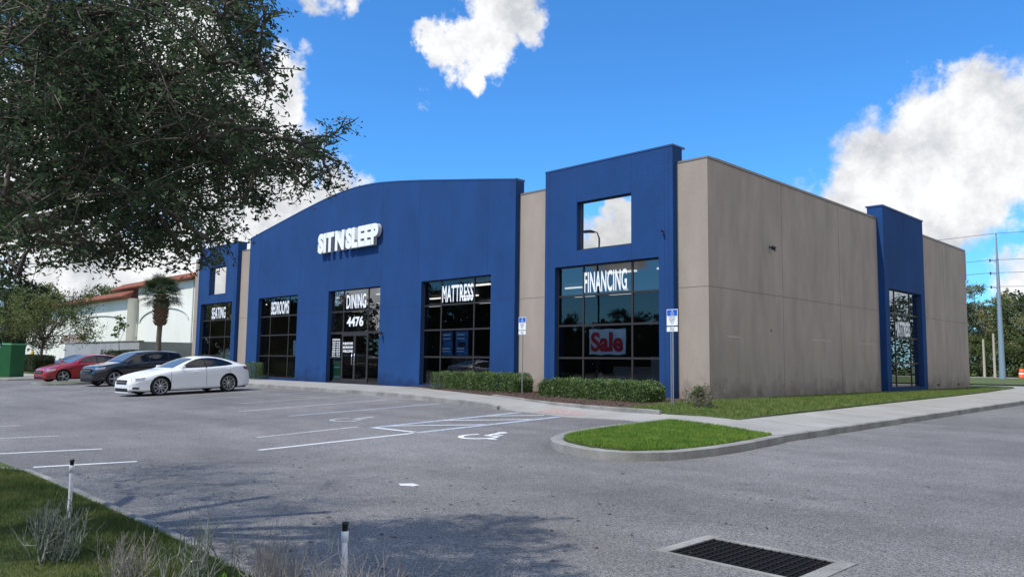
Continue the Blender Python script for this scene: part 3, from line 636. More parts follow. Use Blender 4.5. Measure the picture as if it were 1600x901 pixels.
# windows: frame with glass, mullions at true depth
def window(x0, x1, z0, z1, cols, rows, gm='tinted_glass', label=None, y=YB+.175, top_glass=None, face='front', xw=None):
    fr = MB(); t = .032; d = .055
    def bx(a, b, c, e, p=0):
        if face == 'front': fr.box(a, b, y-d/2-p, y+d/2+p, c, e)
        else: fr.box(xw-d/2-p, xw+d/2+p, a, b, c, e)
    bx(x0, x0+t*1.4, z0, z1); bx(x1-t*1.4, x1, z0, z1); bx(x0+t*1.4, x1-t*1.4, z0, z0+t*1.6); bx(x0+t*1.4, x1-t*1.4, z1-t*1.4, z1)
    for c in cols: bx(c-t, c+t, z0+t*1.6, z1-t*1.4, -.004)
    for r in rows: bx(x0+t*1.4, x1-t*1.4, r-t, r+t, .003)
    w = fr.build('window', 'mullion', ST); w.location = SO
    if label: w['label'] = label
    gb = MB(); zs = [(z0, z1, gm)] if not top_glass else [(z0, top_glass[0], gm), (top_glass[0], z1, top_glass[1])]
    for i, (a, b, m_) in enumerate(zs):
        q = MB()
        if face == 'front': q.add([(x0,y,a),(x1,y,a),(x1,y,b),(x0,y,b)], [(0,1,2,3)])
        else: q.add([(xw,x0,a),(xw,x1,a),(xw,x1,b),(xw,x0,b)], [(0,1,2,3)])
        q.build('glass', m_, w)
    return w
c3 = lambda a, b: [a+.268*(b-a), b-.262*(b-a)]
wt1 = window(-17.14, -13.02, SILL, HEAD, c3(-17.14,-13.02), ROWS, label='tall twelve pane window with the financing lettering', top_glass=(ROWS[0], 'upper_pane_glass'))
wl = window(mir(-13.02), mir(-17.14), SILL, HEAD, c3(mir(-13.02),mir(-17.14)), ROWS, label='tall window of the far left tower', top_glass=(ROWS[0], 'door_transom_glass'))
wu1 = window(-16.2, -14.02, 5.08, 6.67, [], [], 'mirror_glass', 'square mirrored upper window of the near tower')
wu2 = window(mir(-14.02), mir(-16.2), 5.08, 6.67, [], [], 'mirror_glass', 'square mirrored upper window of the far left tower')
wb = window(*W3[0], SILL, HEAD, c3(*W3[0]), ROWS, label='tall window with the bedrooms lettering')
wm = window(*W3[2], SILL, HEAD, c3(*W3[2]), ROWS, label='tall window with the mattress lettering and blue posters')
dx0, dx1 = W3[1]; dc = [dx0+1.08, dx1-1.08]
wd = window(dx0, dx1, ROWS[1], HEAD, dc, [ROWS[0]], 'door_transom_glass', 'entrance transom window with the dining lettering and number 4476')
for a, b, lb in ((dx0, dc[0]-.03, 'narrow side light left of the doors'), (dc[1]+.03, dx1, 'narrow side light right of the doors')): window(a, b, .43, ROWS[1]-.001, [], [ROWS[2]-.05], label=lb)
ws = window(32.4, 36.2, SILL+.1, HEAD, c3(32.4,36.2), ROWS, 'side_glass', 'tall window of the side tower facing the drive', face='side', xw=XR+.06)
# doors
for k, (a, b) in enumerate(((dc[0]-.03, (dx0+dx1)/2), ((dx0+dx1)/2, dc[1]+.03))):
    m_ = MB(); y = YB+.175; z1 = ROWS[1]-.001
    for (p, q, r, s) in ((a, a+.07, .43, z1), (b-.07, b, .43, z1), (a+.07, b-.07, .43, .62), (a+.07, b-.07, z1-.14, z1)): m_.box(p, q, y-.03, y+.03, r, s)
    dO = m_.build('door', 'mullion', ST); dO.location = SO; dO['label'] = ('left', 'right')[k]+' leaf of the glass double door'
    m_ = MB(); m_.add([(a,y,.6),(b,y,.6),(b,y,z1),(a,y,z1)], [(0,1,2,3)]); m_.build('glass', 'tinted_glass', dO)
    m_ = MB(); hx = b-.1 if k == 0 else a+.1
    m_.tube([(hx,y-.03,1.25),(hx,y-.09,1.25),(hx,y-.09,1.75),(hx,y-.03,1.75)], .014, 6); m_.build('handle', 'chrome', dO)
# vinyl lettering on the panes
yl = YB+.175-.008
def letter(par, t, w, h, x, z, y=yl, **k):
    o = text('lettering', t, w, h, (x, y, z), k.pop('m', 'vinyl_white'), par, **k); return o
letter(wt1, 'FINANCING', 1.70, .68, -15.16, 4.04, offset=.022, space=1.06); letter(wt1, 'WAC', .18, .06, -14.35, 3.72, offset=.02)
letter(wm, 'MATTRESS', 1.80, .66, mir(-36.04)-.02, 4.04, offset=.02, space=1.06)
letter(wb, 'BEDROOMS', 1.82, .66, -36.04, 4.04, offset=.02, space=1.06)
letter(wd, 'DINING', 1.55, .64, -29.15, 4.05, offset=.02, space=1.06); letter(wd, '4476', 1.3, .44, -29.2, 3.15, offset=.03)
letter(wl, 'SEATING', 1.8, .66, mir(-15.1), 4.04, offset=.02, space=1.06)
text('lettering', 'MATTRESS', 1.75, .60, (XR+.075, 34.3, 3.02), 'vinyl_white', ws, face='side', offset=.035)
# store hours and notices on the doors and side light
dl = [o for o in SC.collection.objects if o.name.startswith('door') and o.parent == ST][0]
for i, t_ in enumerate(('FURNITURE', 'SHOWROOM', 'WELCOME')): letter(dl, t_, .8, .11, -29.68, 2.18-.17*i, y=yl-.02, offset=.03)
sl = [o for o in SC.collection.objects if o.name.startswith('window') and o.get('label', '').startswith('narrow side light left')][0]
letter(sl, 'STORE HOURS', .62, .09, -30.68, 2.36, offset=.02)
for i, (a_, b_) in enumerate((('MON','10-8'),('TUE','10-8'),('WED','10-8'),('THU','10-8'),('FRI','10-8'),('SAT','10-8'),('SUN','12-6'))):
    letter(sl, a_, .26, .075, -30.86, 2.24-.105*i, offset=.02); letter(sl, b_, .28, .075, -30.5, 2.24-.105*i, offset=.02)
# ceiling lights inside
for (x, y) in [(x, y) for x in (-14.2,-16.3,-21.5,-23.6,-28,-30.4,-35,-37.2,-42.8) for y in (21.5, 24.8, 28.2)]:
    m_ = MB(); m_.box(-.6, .6, -.07, .07, -.03, .03); o = m_.build('ceiling_light', 'tube_light', ST); o.location = Vector((x, y, 4.62))+SO
for y in (38.9, 41.9): mb = MB(); mb.box(XR-.01, XR+.012, y-.18, y+.18, .62, .70); part(mb, 'wall_vent', 'black_plastic')
mb = MB()
for (z, r) in ((2.55, .10),): mb.tube([(XR-.01,22.85,z),(XR+.03,22.85,z)], [r*.45,r*.35], 12)
part(mb, 'wall_cap', 'kerb_concrete')
for (a, b, z, h_) in ((25.8,27.3,2.32,.035),(29.8,31.6,2.30,.03),(20.1,20.9,2.25,.04)): mb = MB(); mb.box(XR-.01, XR+.002, a, b, z, z+h_); part(mb, 'paint_scuff', 'scuff')

# the shop sign on the arch
SG = tag(empty('wall_sign', (-29.45, YB, 6.82)), 'raised white channel letters reading SIT N SLEEP high on the blue arch', 'sign')
mb = MB(); mb.box(-2.3, 2.3, -.06, -.005, -.12, .12); mb.build('raceway', 'blue_metal', SG)
text('letters', 'SIT N SLEEP', 4.85, .93, (0, -.16, 0), 'white_letter', SG, depth=.18, offset=.06, back='letter_side', space=1.0)

# things on the walls
def security_camera(loc, rz, label, s=1):
    e_ = tag(empty('security_camera', loc, rz), label, 'camera')
    m_ = MB(); m_.lathe([(.0,-.01),(.06,-.01),(.06,.02),(0,.02)], 12, 'y'); m_.tube([(0,0,0),(0,-.10,-.02)], .015, 6); m_.build('bracket', 'black_plastic', e_)
    m_ = MB(); m_.tube([(0,-.10,0),(.0,-.13,-.03),(.06,-.22,-.10)], [.06,.08,.075], 10); m_.build('housing', 'black_plastic', e_)
    m_ = MB(); m_.lathe([(0,-.05),(.045,-.03),(.05,0),(0,0)], 10, 'z', (.06,-.23,-.15)); m_.build('lens', 'headlamp', e_)
    e_.scale = (s,)*3
security_camera((XR, 22.85, 5.18), R(90), 'black security camera high on the tan side wall', .8)
security_camera((-26.85, YB, 2.62), 0, 'small dark camera on the blue wall right of the entrance', .8)
security_camera((-12.85, YB, 5.35), 0, 'tiny camera near the right edge of the near blue tower', .5)

# window banner and posters (stand just inside or on the glass)
bn = tag(empty('sale_banner', (-15.12, YB+.225, 2.12)), 'pale banner with big dark red word Sale hanging behind the glass', 'banner')
mb = MB(); vs = []; fs = []
for j in range(9):
    for i in range(17):
        x = -.72+1.44*i/16; z = -.40+.80*j/8; vs.append((x, .012*math.sin(i*1.1+j*.5)+.006*math.sin(j*2+i*.3), z+.012*math.sin(i*.9)))
for j in range(8):
    for i in range(16): fs.append((j*17+i, j*17+i+1, (j+1)*17+i+1, (j+1)*17+i))
mb.add(vs, fs, 0, True); mb.add([(x, y+.006, z) for x, y, z in vs], [f[::-1] for f in fs], 0, True); mb.build('cloth', 'banner_white', bn)
text('lettering', 'Sale', 1.26, .62, (0, -.03, -.0), 'banner_red', bn, offset=.035, depth=.006)
for i, x in enumerate((-22.95, -22.05)):
    p = tag(empty('poster', (x, YB+.235, 2.13)), ('blue poster on the left', 'blue poster with dark picture on the right')[i]+' of the pair in the mattress window', 'poster', 'blue posters in the window')
    mb = MB(); mb.box(-.36, .36, -.004, .004, -.46, .46); mb.build('sheet', 'poster_blue', p)
    mb = MB()
    for (a, b) in ((.30,.36),(.16,.20),(-.22,-.17),(-.32,-.28)): mb.box(-.28, .24-.1*i, -.008, -.005, a, b)
    mb.build('print', 'banner_white', p)
    if i: mb = MB(); mb.box(-.22, .22, -.009, -.006, -.14, .05); mb.build('picture', 'ink', p)
p = tag(empty('poster', (-30.62, YB+.225, 1.0)), 'green notice low in the side light left of the doors', 'poster')
mb = MB(); mb.box(-.30, .30, -.004, .004, -.42, .42); mb.build('sheet', 'poster_green', p)
mb = MB(); mb.box(-.24, .24, -.008, -.005, .08, .16); mb.box(-.24, .24, -.008, -.005, -.36, -.28); mb.build('print', 'banner_white', p)
p = tag(empty('poster', (-34.45, YB+.235, 2.0)), 'pale notice in the right column of the bedrooms window', 'poster')
mb = MB(); mb.box(-.22, .22, -.004, .004, -.38, .38); mb.build('sheet', 'banner_white', p)
p = tag(empty('neon_sign', (-29.0, YB+.235, 2.78)), 'small purple window sign above the doors under 4476', 'window sign')
mb = MB(); mb.lathe([(0,-.012),(.11,-.012),(.13,0),(.11,.012),(0,.012)], 8, 'y'); mb.build('panel', 'purple_neon', p)

# furniture seen dimly through the glass
def sofa(loc, rz, m_, label):
    e_ = tag(empty('sofa', loc, rz), label, 'sofa')
    a = MB(); a.box(-1, 1, -.45, .45, .12, .44); bevel(a.build('seat', m_, e_), .04)
    a = MB(); a.box(-1, 1, .25, .47, .45, .92); bevel(a.build('backrest', m_, e_), .05)
    for s in (-1, 1): a = MB(); a.box(s*1.0-.1, s*1.0+.1, -.45, .45, .12, .66); bevel(a.build('armrest', m_, e_), .05)
    for sx in (-.9, .9):
        for sy in (-.38, .38): a = MB(); a.box(sx-.04, sx+.04, sy-.04, sy+.04, 0, .12); a.build('leg', 'furniture_b', e_)
def cabinet(loc, rz, w, h, m_, label, hb=False):
    e_ = tag(empty('cabinet', loc, rz), label, 'cabinet')
    a = MB(); a.box(-w/2, w/2, -.25, .25, .08, h); a.build('body', m_, e_)
    for k in range(3):
        z = .12+k*(h-.16)/3; a = MB(); a.box(-w/2+.03, w/2-.03, -.27, -.25, z, z+(h-.16)/3-.03); d_ = a.build('drawer', m_, e_)
        a = MB(); a.box(-.06, .06, -.29, -.27, z+(h-.16)/6-.02, z+(h-.16)/6); a.build('handle', 'chrome', d_)
    a = MB(); a.box(-w/2, w/2, -.22, .22, 0, .08); a.build('plinth', 'furniture_b', e_)
def bed(loc, rz, label):
    e_ = tag(empty('bed', loc, rz), label, 'bed')
    a = MB(); a.box(-.8, .8, -1, 1, .1, .35); a.build('base', 'furniture_b', e_)
    a = MB(); a.box(-.78, .78, -.98, .98, .35, .65); bevel(a.build('mattress', 'furniture_c', e_), .05)
    a = MB(); a.box(-.85, .85, 1.0, 1.08, 0, 1.3); a.build('headboard', 'furniture_b', e_)
sofa((-15.2, 20.6, .43), 0, 'furniture_a', 'grey sofa just inside the near tower window')
cabinet((-13.5, 20.4, .43), 0, 1.3, 1.25, 'furniture_a', 'pale cabinet at the right side of the near tower window')
bed((-23.2, 21.5, .43), R(180), 'bed on show inside the mattress window'); cabinet((-20.9, 20.2, .43), 0, .9, 1.0, 'furniture_c', 'light chest inside the mattress window')
sofa((-36, 20.6, .43), R(180), 'furniture_b', 'dark sofa inside the bedrooms window')

# ------------------------------------------------------------------ signs by the kerb
def access_sign(x, y, ztop, label, twin=False):
    z0 = top(x, y)+.02; e_ = tag(empty('parking_sign', (x, y, z0)), label, 'road sign', 'accessible parking signs')
    h = ztop-z0; mb = MB()
    mb.tube([(0,0,-.1),(0,0,h-.02)], .017, 8)
    if twin: mb.tube([(-.055,0.0,-.1),(-.055,0,h-.5)], .014, 8)
    mb.build('post', 'galvanised', e_)
    mb = MB(); mb.box(-.155, .155, -.028, -.022, h-.40, h-.005); pl = mb.build('plate', 'sign_white', e_)
    mb = MB(); mb.box(-.143, .143, -.031, -.0285, h-.165, h-.018); mb.build('blue_panel', 'sign_blue', pl)
    mb = MB()
    for q in wheelchair(0, 0, .125):
        mb.add([(px_, -.0335, h-.092+py_) for px_, py_ in q], [tuple(range(len(q)))])
    mb.build('access_symbol', 'sign_white', pl)
    for i, t_ in enumerate(('PARKING BY', 'DISABLED', 'PERMIT', 'ONLY')): text('lettering', t_, (.2,.17,.13,.09)[i], .026, (0, -.0295, h-.20-.048*i), 'ink', pl)
    mb = MB(); mb.box(-.155, .155, -.028, -.022, h-.545, h-.43); p2 = mb.build('fine_plate', 'sign_white', e_)
    for i, t_ in enumerate(('$250', 'FINE')): text('lettering', t_, .12, .028, (0, -.0295, h-.465-.045*i), 'ink', p2)
access_sign(-10.55, 15.94, 2.78, 'blue and white accessible parking sign nearer the building corner, beside the small shrub', True)
access_sign(-16.98, 17.3, 2.86, 'blue and white accessible parking sign between the two clipped hedges')

# white risers in the near bed
def riser(x, y, z0, z1, r, label):
    e_ = tag(empty('sprinkler_riser', (x, y, z0)), label, 'pipe', 'white irrigation pipes')
    mb = MB(); mb.tube([(0,0,-.1),(.004,.002,(z1-z0)*.5),(0,0,z1-z0-.1)], r, 12); mb.build('pipe', 'pvc', e_)
    mb = MB(); mb.lathe([(r*1.0,-.11),(r*1.25,-.108),(r*1.25,-.055),(r,-.05)], 12, 'z', (0,0,z1-z0)); mb.build('coupling', 'pvc', e_)
    mb = MB(); mb.lathe([(r*.9,-.055),(r*.95,-.02),(r*1.1,-.018),(r*1.1,.0),(0,.002)], 12, 'z', (0,0,z1-z0)); mb.build('nozzle', 'black_plastic', e_)
riser(-7.61, 2.12, .03, .55, .017, 'thin white pipe with black tip standing on the near lawn at left')
riser(-3.85, 2.5, .0, .535, .017, 'white pipe with black nozzle among the dry twigs near the bottom centre')

# ------------------------------------------------------------------ vegetation
def branch_tubes(mb, p, d, ln, r, depth, n=4, spread=.6, jit=.25, kids=(2, 3), shrink=.68, tips=None, mi=0, up=.1):
    pts = [Vector(p)]; d = Vector(d).normalized(); segs = 4
    for i in range(segs):
        d = (d+Vector((random.gauss(0, jit), random.gauss(0, jit), random.gauss(0, jit)+up))*.5).normalized(); pts.append(pts[-1]+d*ln/segs)
    mb.tube(pts, [r*(1-.45*i/segs) for i in range(segs+1)], n, mi, cap=False)
    if depth == 0:
        if tips is not None: tips.append(pts[-1])
        return
    for k in range(random.randint(*kids)):
        q = pts[random.randint(1, segs)]; dd = (d+Vector((random.gauss(0, spread), random.gauss(0, spread), random.gauss(0, spread)))).normalized()
        branch_tubes(mb, q, dd, ln*shrink*random.uniform(.7, 1.1), r*.55, depth-1, n, spread, jit, kids, shrink, tips, mi, up)

def limb(mb, a, b, r0, r1, n=6, sag=.1, jit=.08):
    a = Vector(a); b = Vector(b); L_ = (b-a).length; pts = []
    for i in range(7):
        t = i/6; p = a.lerp(b, t); p.z += math.sin(t*math.pi)*sag*L_; p += Vector((random.gauss(0,1),random.gauss(0,1),random.gauss(0,1)))*jit*L_*.25*math.sin(t*math.pi); pts.append(p)
    mb.tube(pts, [r0+(r1-r0)*i/6 for i in range(7)], n, cap=False); return pts

# the big oak whose crown hangs over the lot at upper left
OAKC = [(-5.19,0.87,3.66,0.07),(-4.66,0.95,3.49,0.07),(-5.95,1.14,4.06,0.08),(-4.36,0.89,3.39,0.07),(-4.12,1.0,3.31,0.08),(-5.45,1.28,3.89,0.07),(-5.42,1.42,3.97,0.07),(-5.37,1.67,4.03,0.08),(-4.94,1.63,3.86,0.07),(-5.76,2.0,4.31,0.08),(-5.06,1.91,3.98,0.08),(-3.77,1.55,3.39,0.07),(-3.79,1.7,3.47,0.07),(-4.84,0.87,3.4,0.14),(-5.04,0.93,3.52,0.13),(-4.24,0.86,3.21,0.13),(-5.56,1.12,3.79,0.14),(-4.81,1.05,3.54,0.07),(-4.93,1.11,3.52,0.17),(-3.94,0.89,3.11,0.12),(-6.01,1.42,4.06,0.13),(-5.75,1.5,4.07,0.09),(-5.72,1.58,4.05,0.11),(-5.49,1.62,3.96,0.11),(-3.77,1.18,3.17,0.12),(-5.14,1.66,3.91,0.08),(-4.64,1.54,3.67,0.07),(-5.32,1.74,3.93,0.13),(-5.6,2.07,4.21,0.09),(-3.79,1.48,3.35,0.07),(-5.65,2.17,4.24,0.12),(-4.08,1.61,3.49,0.08),(-5.52,2.24,4.26,0.07),(-4.2,1.86,3.54,0.14),(-5.59,2.4,4.21,0.18),(-3.93,1.85,3.46,0.07),(-4.57,2.14,3.85,0.07),(-6.06,1.0,3.77,0.07),(-4.84,0.91,3.38,0.18),(-5.76,1.01,3.74,0.15),(-4.73,0.97,3.37,0.17),(-4.28,0.93,3.17,0.21),(-4.49,1.1,3.26,0.22),(-4.01,1.06,3.1,0.19),(-4.77,1.34,3.47,0.21),(-5.93,1.69,3.92,0.28),(-4.63,1.49,3.48,0.22),(-5.43,1.73,3.82,0.25),(-3.84,1.27,3.12,0.18),(-5.51,1.91,3.97,0.22),(-3.75,1.34,3.16,0.16),(-5.5,2.08,3.98,0.23),(-4.51,1.89,3.53,0.27),(-5.3,2.15,3.9,0.25),(-4.21,1.85,3.43,0.19),(-4.8,2.1,3.83,0.18),(-4.12,1.92,3.5,0.07),(-5.5,2.59,4.11,0.1),(-4.54,2.22,3.66,0.08),(-4.39,0.74,3.03,0.07),(-4.27,0.81,3.03,0.16),(-5.22,0.97,3.37,0.15),(-6.04,1.23,3.75,0.26),(-3.95,0.87,2.99,0.2),(-4.06,0.98,3.08,0.19),(-6.08,1.4,3.74,0.27),(-4.88,1.2,3.39,0.25),(-4.49,1.28,3.3,0.28),(-3.99,1.2,3.14,0.19),(-6.06,1.73,3.94,0.28),(-5.67,1.76,3.73,0.3),(-4.46,1.47,3.28,0.29),(-3.84,1.64,3.21,0.18),(-5.72,2.44,3.98,0.27),(-3.97,1.78,3.3,0.13),(-5.05,2.31,3.79,0.14),(-3.97,1.89,3.28,0.09),(-5.04,2.44,3.81,0.09),(-4.9,0.81,3.14,0.07),(-5.81,0.95,3.51,0.08),(-4.06,0.71,2.85,0.09),(-6.02,1.14,3.63,0.21),(-5.51,1.26,3.41,0.24),(-4.02,0.96,2.89,0.27),(-4.76,1.2,3.18,0.25),(-4.93,1.31,3.26,0.24),(-3.99,1.09,2.96,0.28),(-5.58,1.57,3.56,0.28),(-5.31,1.53,3.45,0.26),(-3.89,1.25,3.02,0.3),(-5.38,1.67,3.51,0.26),(-4.28,1.87,3.31,0.21),(-5.59,2.5,3.82,0.21),(-4.82,2.33,3.52,0.07),(-5.23,0.84,3.2,0.07),(-6.12,1.29,3.46,0.28),(-4.58,1.0,2.98,0.28),(-5.03,1.15,3.2,0.29),(-5.45,1.26,3.32,0.27),(-5.9,1.56,3.61,0.27),(-5.64,1.55,3.49,0.28),(-4.85,1.5,3.19,0.3),(-5.83,1.77,3.6,0.29),(-3.78,1.57,2.98,0.25),(-5.33,2.33,3.62,0.27),(-3.74,1.78,3.02,0.07),(-3.8,1.9,3.01,0.07),(-4.1,0.89,2.79,0.25),(-5.3,1.15,3.09,0.29),(-3.99,0.96,2.76,0.26),(-6.14,1.48,3.49,0.26),(-4.93,1.3,3.11,0.25),(-4.49,1.23,2.92,0.25),(-6.01,1.63,3.47,0.27),(-4.63,1.46,3.09,0.29),(-6.08,2.02,3.57,0.25),(-4.47,1.52,3.01,0.25),(-4.22,1.51,2.97,0.25),(-5.15,1.89,3.27,0.27),(-3.98,1.68,2.99,0.26),(-5.15,2.24,3.41,0.25),(-5.14,2.58,3.54,0.08),(-3.66,1.86,2.88,0.07),(-5.2,0.86,2.95,0.07),(-5.69,1.15,3.07,0.26),(-4.34,0.94,2.69,0.24),(-5.75,1.25,3.13,0.28),(-4.69,1.17,2.85,0.28),(-6.01,1.5,3.29,0.26),(-4.86,1.25,2.92,0.26),(-6.31,1.61,3.36,0.3),(-4.48,1.25,2.85,0.28),(-6.02,1.68,3.27,0.28),(-4.32,1.53,2.93,0.25),(-5.58,1.9,3.29,0.27),(-4.33,1.59,2.9,0.25),(-4.99,1.85,3.13,0.27),(-4.47,1.72,2.94,0.27),(-5.31,2.14,3.31,0.28),(-4.93,2.05,3.19,0.28),(-4.52,2.05,3.03,0.19),(-5.26,2.25,3.29,0.28),(-4.8,2.18,3.12,0.16),(-4.62,0.81,2.71,0.07),(-5.84,1.03,2.99,0.09),(-4.99,0.94,2.79,0.14),(-5.41,1.04,2.92,0.16),(-4.36,0.89,2.59,0.17),(-4.9,1.06,2.76,0.24),(-5.38,1.2,2.97,0.25),(-4.2,1.02,2.66,0.26),(-6.08,1.5,3.19,0.27),(-4.1,1.1,2.58,0.26),(-5.55,1.45,3.05,0.3),(-4.8,1.31,2.83,0.27),(-5.24,1.52,3.0,0.25),(-5.61,1.7,3.11,0.29),(-5.64,1.78,3.1,0.28),(-3.93,1.48,2.64,0.27),(-5.85,2.11,3.3,0.25),(-4.58,1.84,2.86,0.25),(-5.8,2.31,3.27,0.26),(-3.93,1.68,2.68,0.26),(-5.08,2.07,3.12,0.26),(-5.64,2.46,3.36,0.28),(-5.89,2.72,3.38,0.19),(-5.04,2.53,3.1,0.07),(-4.12,0.72,2.48,0.07),(-5.65,1.04,2.88,0.14),(-4.68,0.99,2.61,0.23),(-4.55,1.14,2.65,0.25),(-5.4,1.26,2.89,0.27),(-5.7,1.49,2.9,0.28),(-4.11,1.19,2.51,0.25),(-5.94,1.71,3.01,0.25),(-4.97,1.5,2.81,0.26),(-6.31,1.86,3.16,0.24),(-4.54,1.46,2.7,0.27),(-4.56,1.74,2.71,0.27),(-3.96,1.58,2.57,0.27),(-5.33,2.08,2.93,0.27),(-4.16,1.79,2.69,0.26),(-5.83,2.48,3.23,0.3),(-4.56,2.03,2.81,0.26),(-4.86,2.16,2.97,0.25),(-4.26,1.98,2.71,0.17),(-5.91,2.75,3.17,0.22),(-4.66,2.25,2.94,0.1),(-5.02,2.5,2.97,0.08),(-3.89,1.99,2.67,0.07),(-4.88,2.56,2.98,0.08),(-4.15,2.33,2.78,0.07),(-5.08,2.85,3.04,0.09),(-4.86,2.89,3.07,0.08),(-5.27,3.3,3.33,0.08),(-4.83,0.88,2.48,0.09),(-6.11,1.04,2.82,0.08),(-5.61,1.1,2.67,0.19),(-4.61,0.93,2.53,0.19),(-5.85,1.16,2.71,0.18),(-6.36,1.4,2.97,0.27),(-5.26,1.39,2.67,0.26),(-4.21,1.24,2.43,0.29),(-5.4,1.51,2.74,0.26),(-4.58,1.4,2.63,0.27),(-6.08,1.89,2.94,0.25),(-5.49,1.85,2.79,0.29),(-4.63,1.67,2.61,0.24),(-4.9,1.83,2.68,0.25),(-5.68,2.15,2.97,0.24),(-4.32,1.77,2.64,0.26),(-5.35,2.18,2.93,0.25),(-4.74,2.15,2.76,0.24),(-5.85,2.55,3.06,0.29),(-4.27,1.96,2.68,0.18),(-5.42,2.55,3.03,0.22),(-5.06,2.52,2.89,0.15),(-4.58,2.44,2.76,0.11),(-4.63,2.49,2.81,0.1),(-4.49,2.54,2.82,0.11),(-5.52,3.09,3.08,0.17),(-3.67,2.13,2.57,0.07),(-4.45,2.76,2.77,0.07),(-4.18,0.82,2.35,0.15),(-5.52,1.13,2.63,0.24),(-4.53,1.17,2.44,0.26),(-5.63,1.46,2.62,0.28),(-4.55,1.26,2.47,0.29),(-6.1,1.74,2.81,0.26),(-5.34,1.58,2.7,0.27),(-4.29,1.43,2.44,0.25),(-5.64,2.02,2.83,0.25),(-4.73,1.74,2.58,0.29),(-5.2,1.9,2.66,0.29),(-5.56,2.4,2.87,0.29),(-4.57,2.04,2.65,0.25),(-5.75,2.5,2.89,0.28),(-4.29,1.98,2.54,0.16),(-5.02,2.31,2.68,0.18),(-3.77,1.86,2.47,0.1),(-5.4,2.71,2.9,0.09),(-4.22,2.25,2.63,0.11),(-4.04,2.26,2.59,0.11),(-4.67,2.53,2.7,0.08),(-3.67,2.22,2.45,0.07),(-5.01,2.95,2.84,0.11),(-5.97,1.02,2.48,0.07),(-4.18,0.8,2.19,0.1),(-6.35,1.17,2.6,0.1),(-4.46,1.14,2.28,0.28),(-4.13,1.22,2.26,0.29),(-4.62,1.45,2.42,0.26),(-6.23,1.91,2.74,0.27),(-4.2,1.37,2.29,0.26),(-4.07,1.4,2.27,0.21),(-5.39,1.87,2.57,0.25),(-4.42,1.66,2.36,0.26),(-5.78,2.23,2.67,0.29),(-5.23,2.48,2.62,0.1),(-5.11,2.87,2.74,0.07),(-5.06,0.91,2.28,0.07),(-6.38,1.16,2.44,0.07),(-5.64,1.46,2.44,0.26),(-5.49,1.76,2.49,0.24),(-5.14,1.65,2.38,0.25),(-4.91,1.7,2.31,0.19),(-5.3,1.86,2.47,0.28),(-4.08,1.5,2.21,0.18),(-5.99,2.25,2.55,0.22),(-5.56,2.33,2.53,0.21),(-3.94,1.86,2.31,0.07),(-4.12,2.04,2.36,0.07),(-5.13,0.91,2.14,0.07),(-5.7,1.01,2.29,0.07),(-4.54,1.02,2.06,0.08),(-5.92,1.4,2.34,0.2),(-5.02,1.28,2.17,0.14),(-4.18,1.11,2.05,0.15),(-4.69,1.49,2.21,0.17),(-4.49,1.5,2.18,0.14),(-6.23,2.12,2.53,0.23),(-4.26,1.54,2.19,0.13),(-5.91,2.07,2.4,0.15),(-4.84,1.79,2.22,0.1),(-5.85,2.15,2.42,0.14),(-4.65,1.92,2.18,0.1),(-6.11,2.65,2.51,0.1),(-5.24,0.95,2.05,0.07),(-5.37,1.04,2.08,0.13),(-6.21,1.31,2.28,0.16),(-5.73,1.38,2.15,0.07),(-4.83,1.24,2.05,0.08),(-5.3,1.33,2.14,0.1),(-5.16,1.41,2.06,0.07),(-6.34,1.72,2.27,0.15),(-4.22,1.25,1.97,0.08),(-5.28,1.53,2.11,0.07),(-4.19,1.35,2.01,0.07),(-5.45,1.7,2.23,0.14),(-4.82,1.57,2.08,0.07),(-4.64,1.64,2.1,0.07),(-5.71,2.0,2.27,0.08),(-5.85,2.24,2.29,0.08),(-4.26,1.66,2.05,0.08),(-6.06,2.4,2.29,0.07),(-3.93,1.68,2.06,0.07),(-5.74,2.5,2.37,0.07),(-4.87,0.99,1.96,0.09),(-5.4,1.02,1.96,0.08),(-4.81,1.02,1.88,0.07),(-5.31,1.74,2.08,0.07),(-4.6,1.92,2.04,0.07),(-4.94,0.88,1.85,0.08),(-6.36,1.21,1.96,0.07),(-5.26,1.04,1.92,0.07)]
oak = tag(empty('oak_tree', (-7.7, .5, 0)), 'large dark oak whose low crown hangs over the parking lot at upper left', 'tree')
OL = Vector((-7.7, .5, 0))
def to_oak(p): return tuple(Vector(p)-OL)
cl = [tuple(c) for c in OAKC]
for _ in range(150):                      # rest of the crown, out of frame
    a = random.uniform(0, 2*math.pi); rr = random.uniform(.6, 3.5); x = -8.2+rr*math.cos(a); y = .7+rr*math.sin(a)*.8; z = random.uniform(2.8, 5.4-.1*rr*rr/2)
    if x > -5.2: continue
    if y > .1 and x/y > -5.5 and z < 1.45+.60*math.hypot(x, y): continue
    cl.append((x, y, z, random.uniform(.45, .75)))
mb = MB(); fork = Vector((.1, .1, 1.6))
mb.tube([(0,0,-.1),(.02,0,.25),(.08,.02,.9),tuple(fork)], [.34,.24,.2,.19], 12, cap=False)
heads = []
for (hx, hy, hz) in ((1.6,1.4,2.9),(.8,1.7,2.8),(.7,.6,3.2),(-.4,1.4,3.2),(-1.3,.3,3.2),(.3,-1.0,3.3),(2.2,1.5,3.0)):
    pts = limb(mb, fork, (hx,hy,hz), .12, .05, 8, .08, .12); heads += pts[3:]
tipsC = []
HP = np.array([tuple(h) for h in heads])
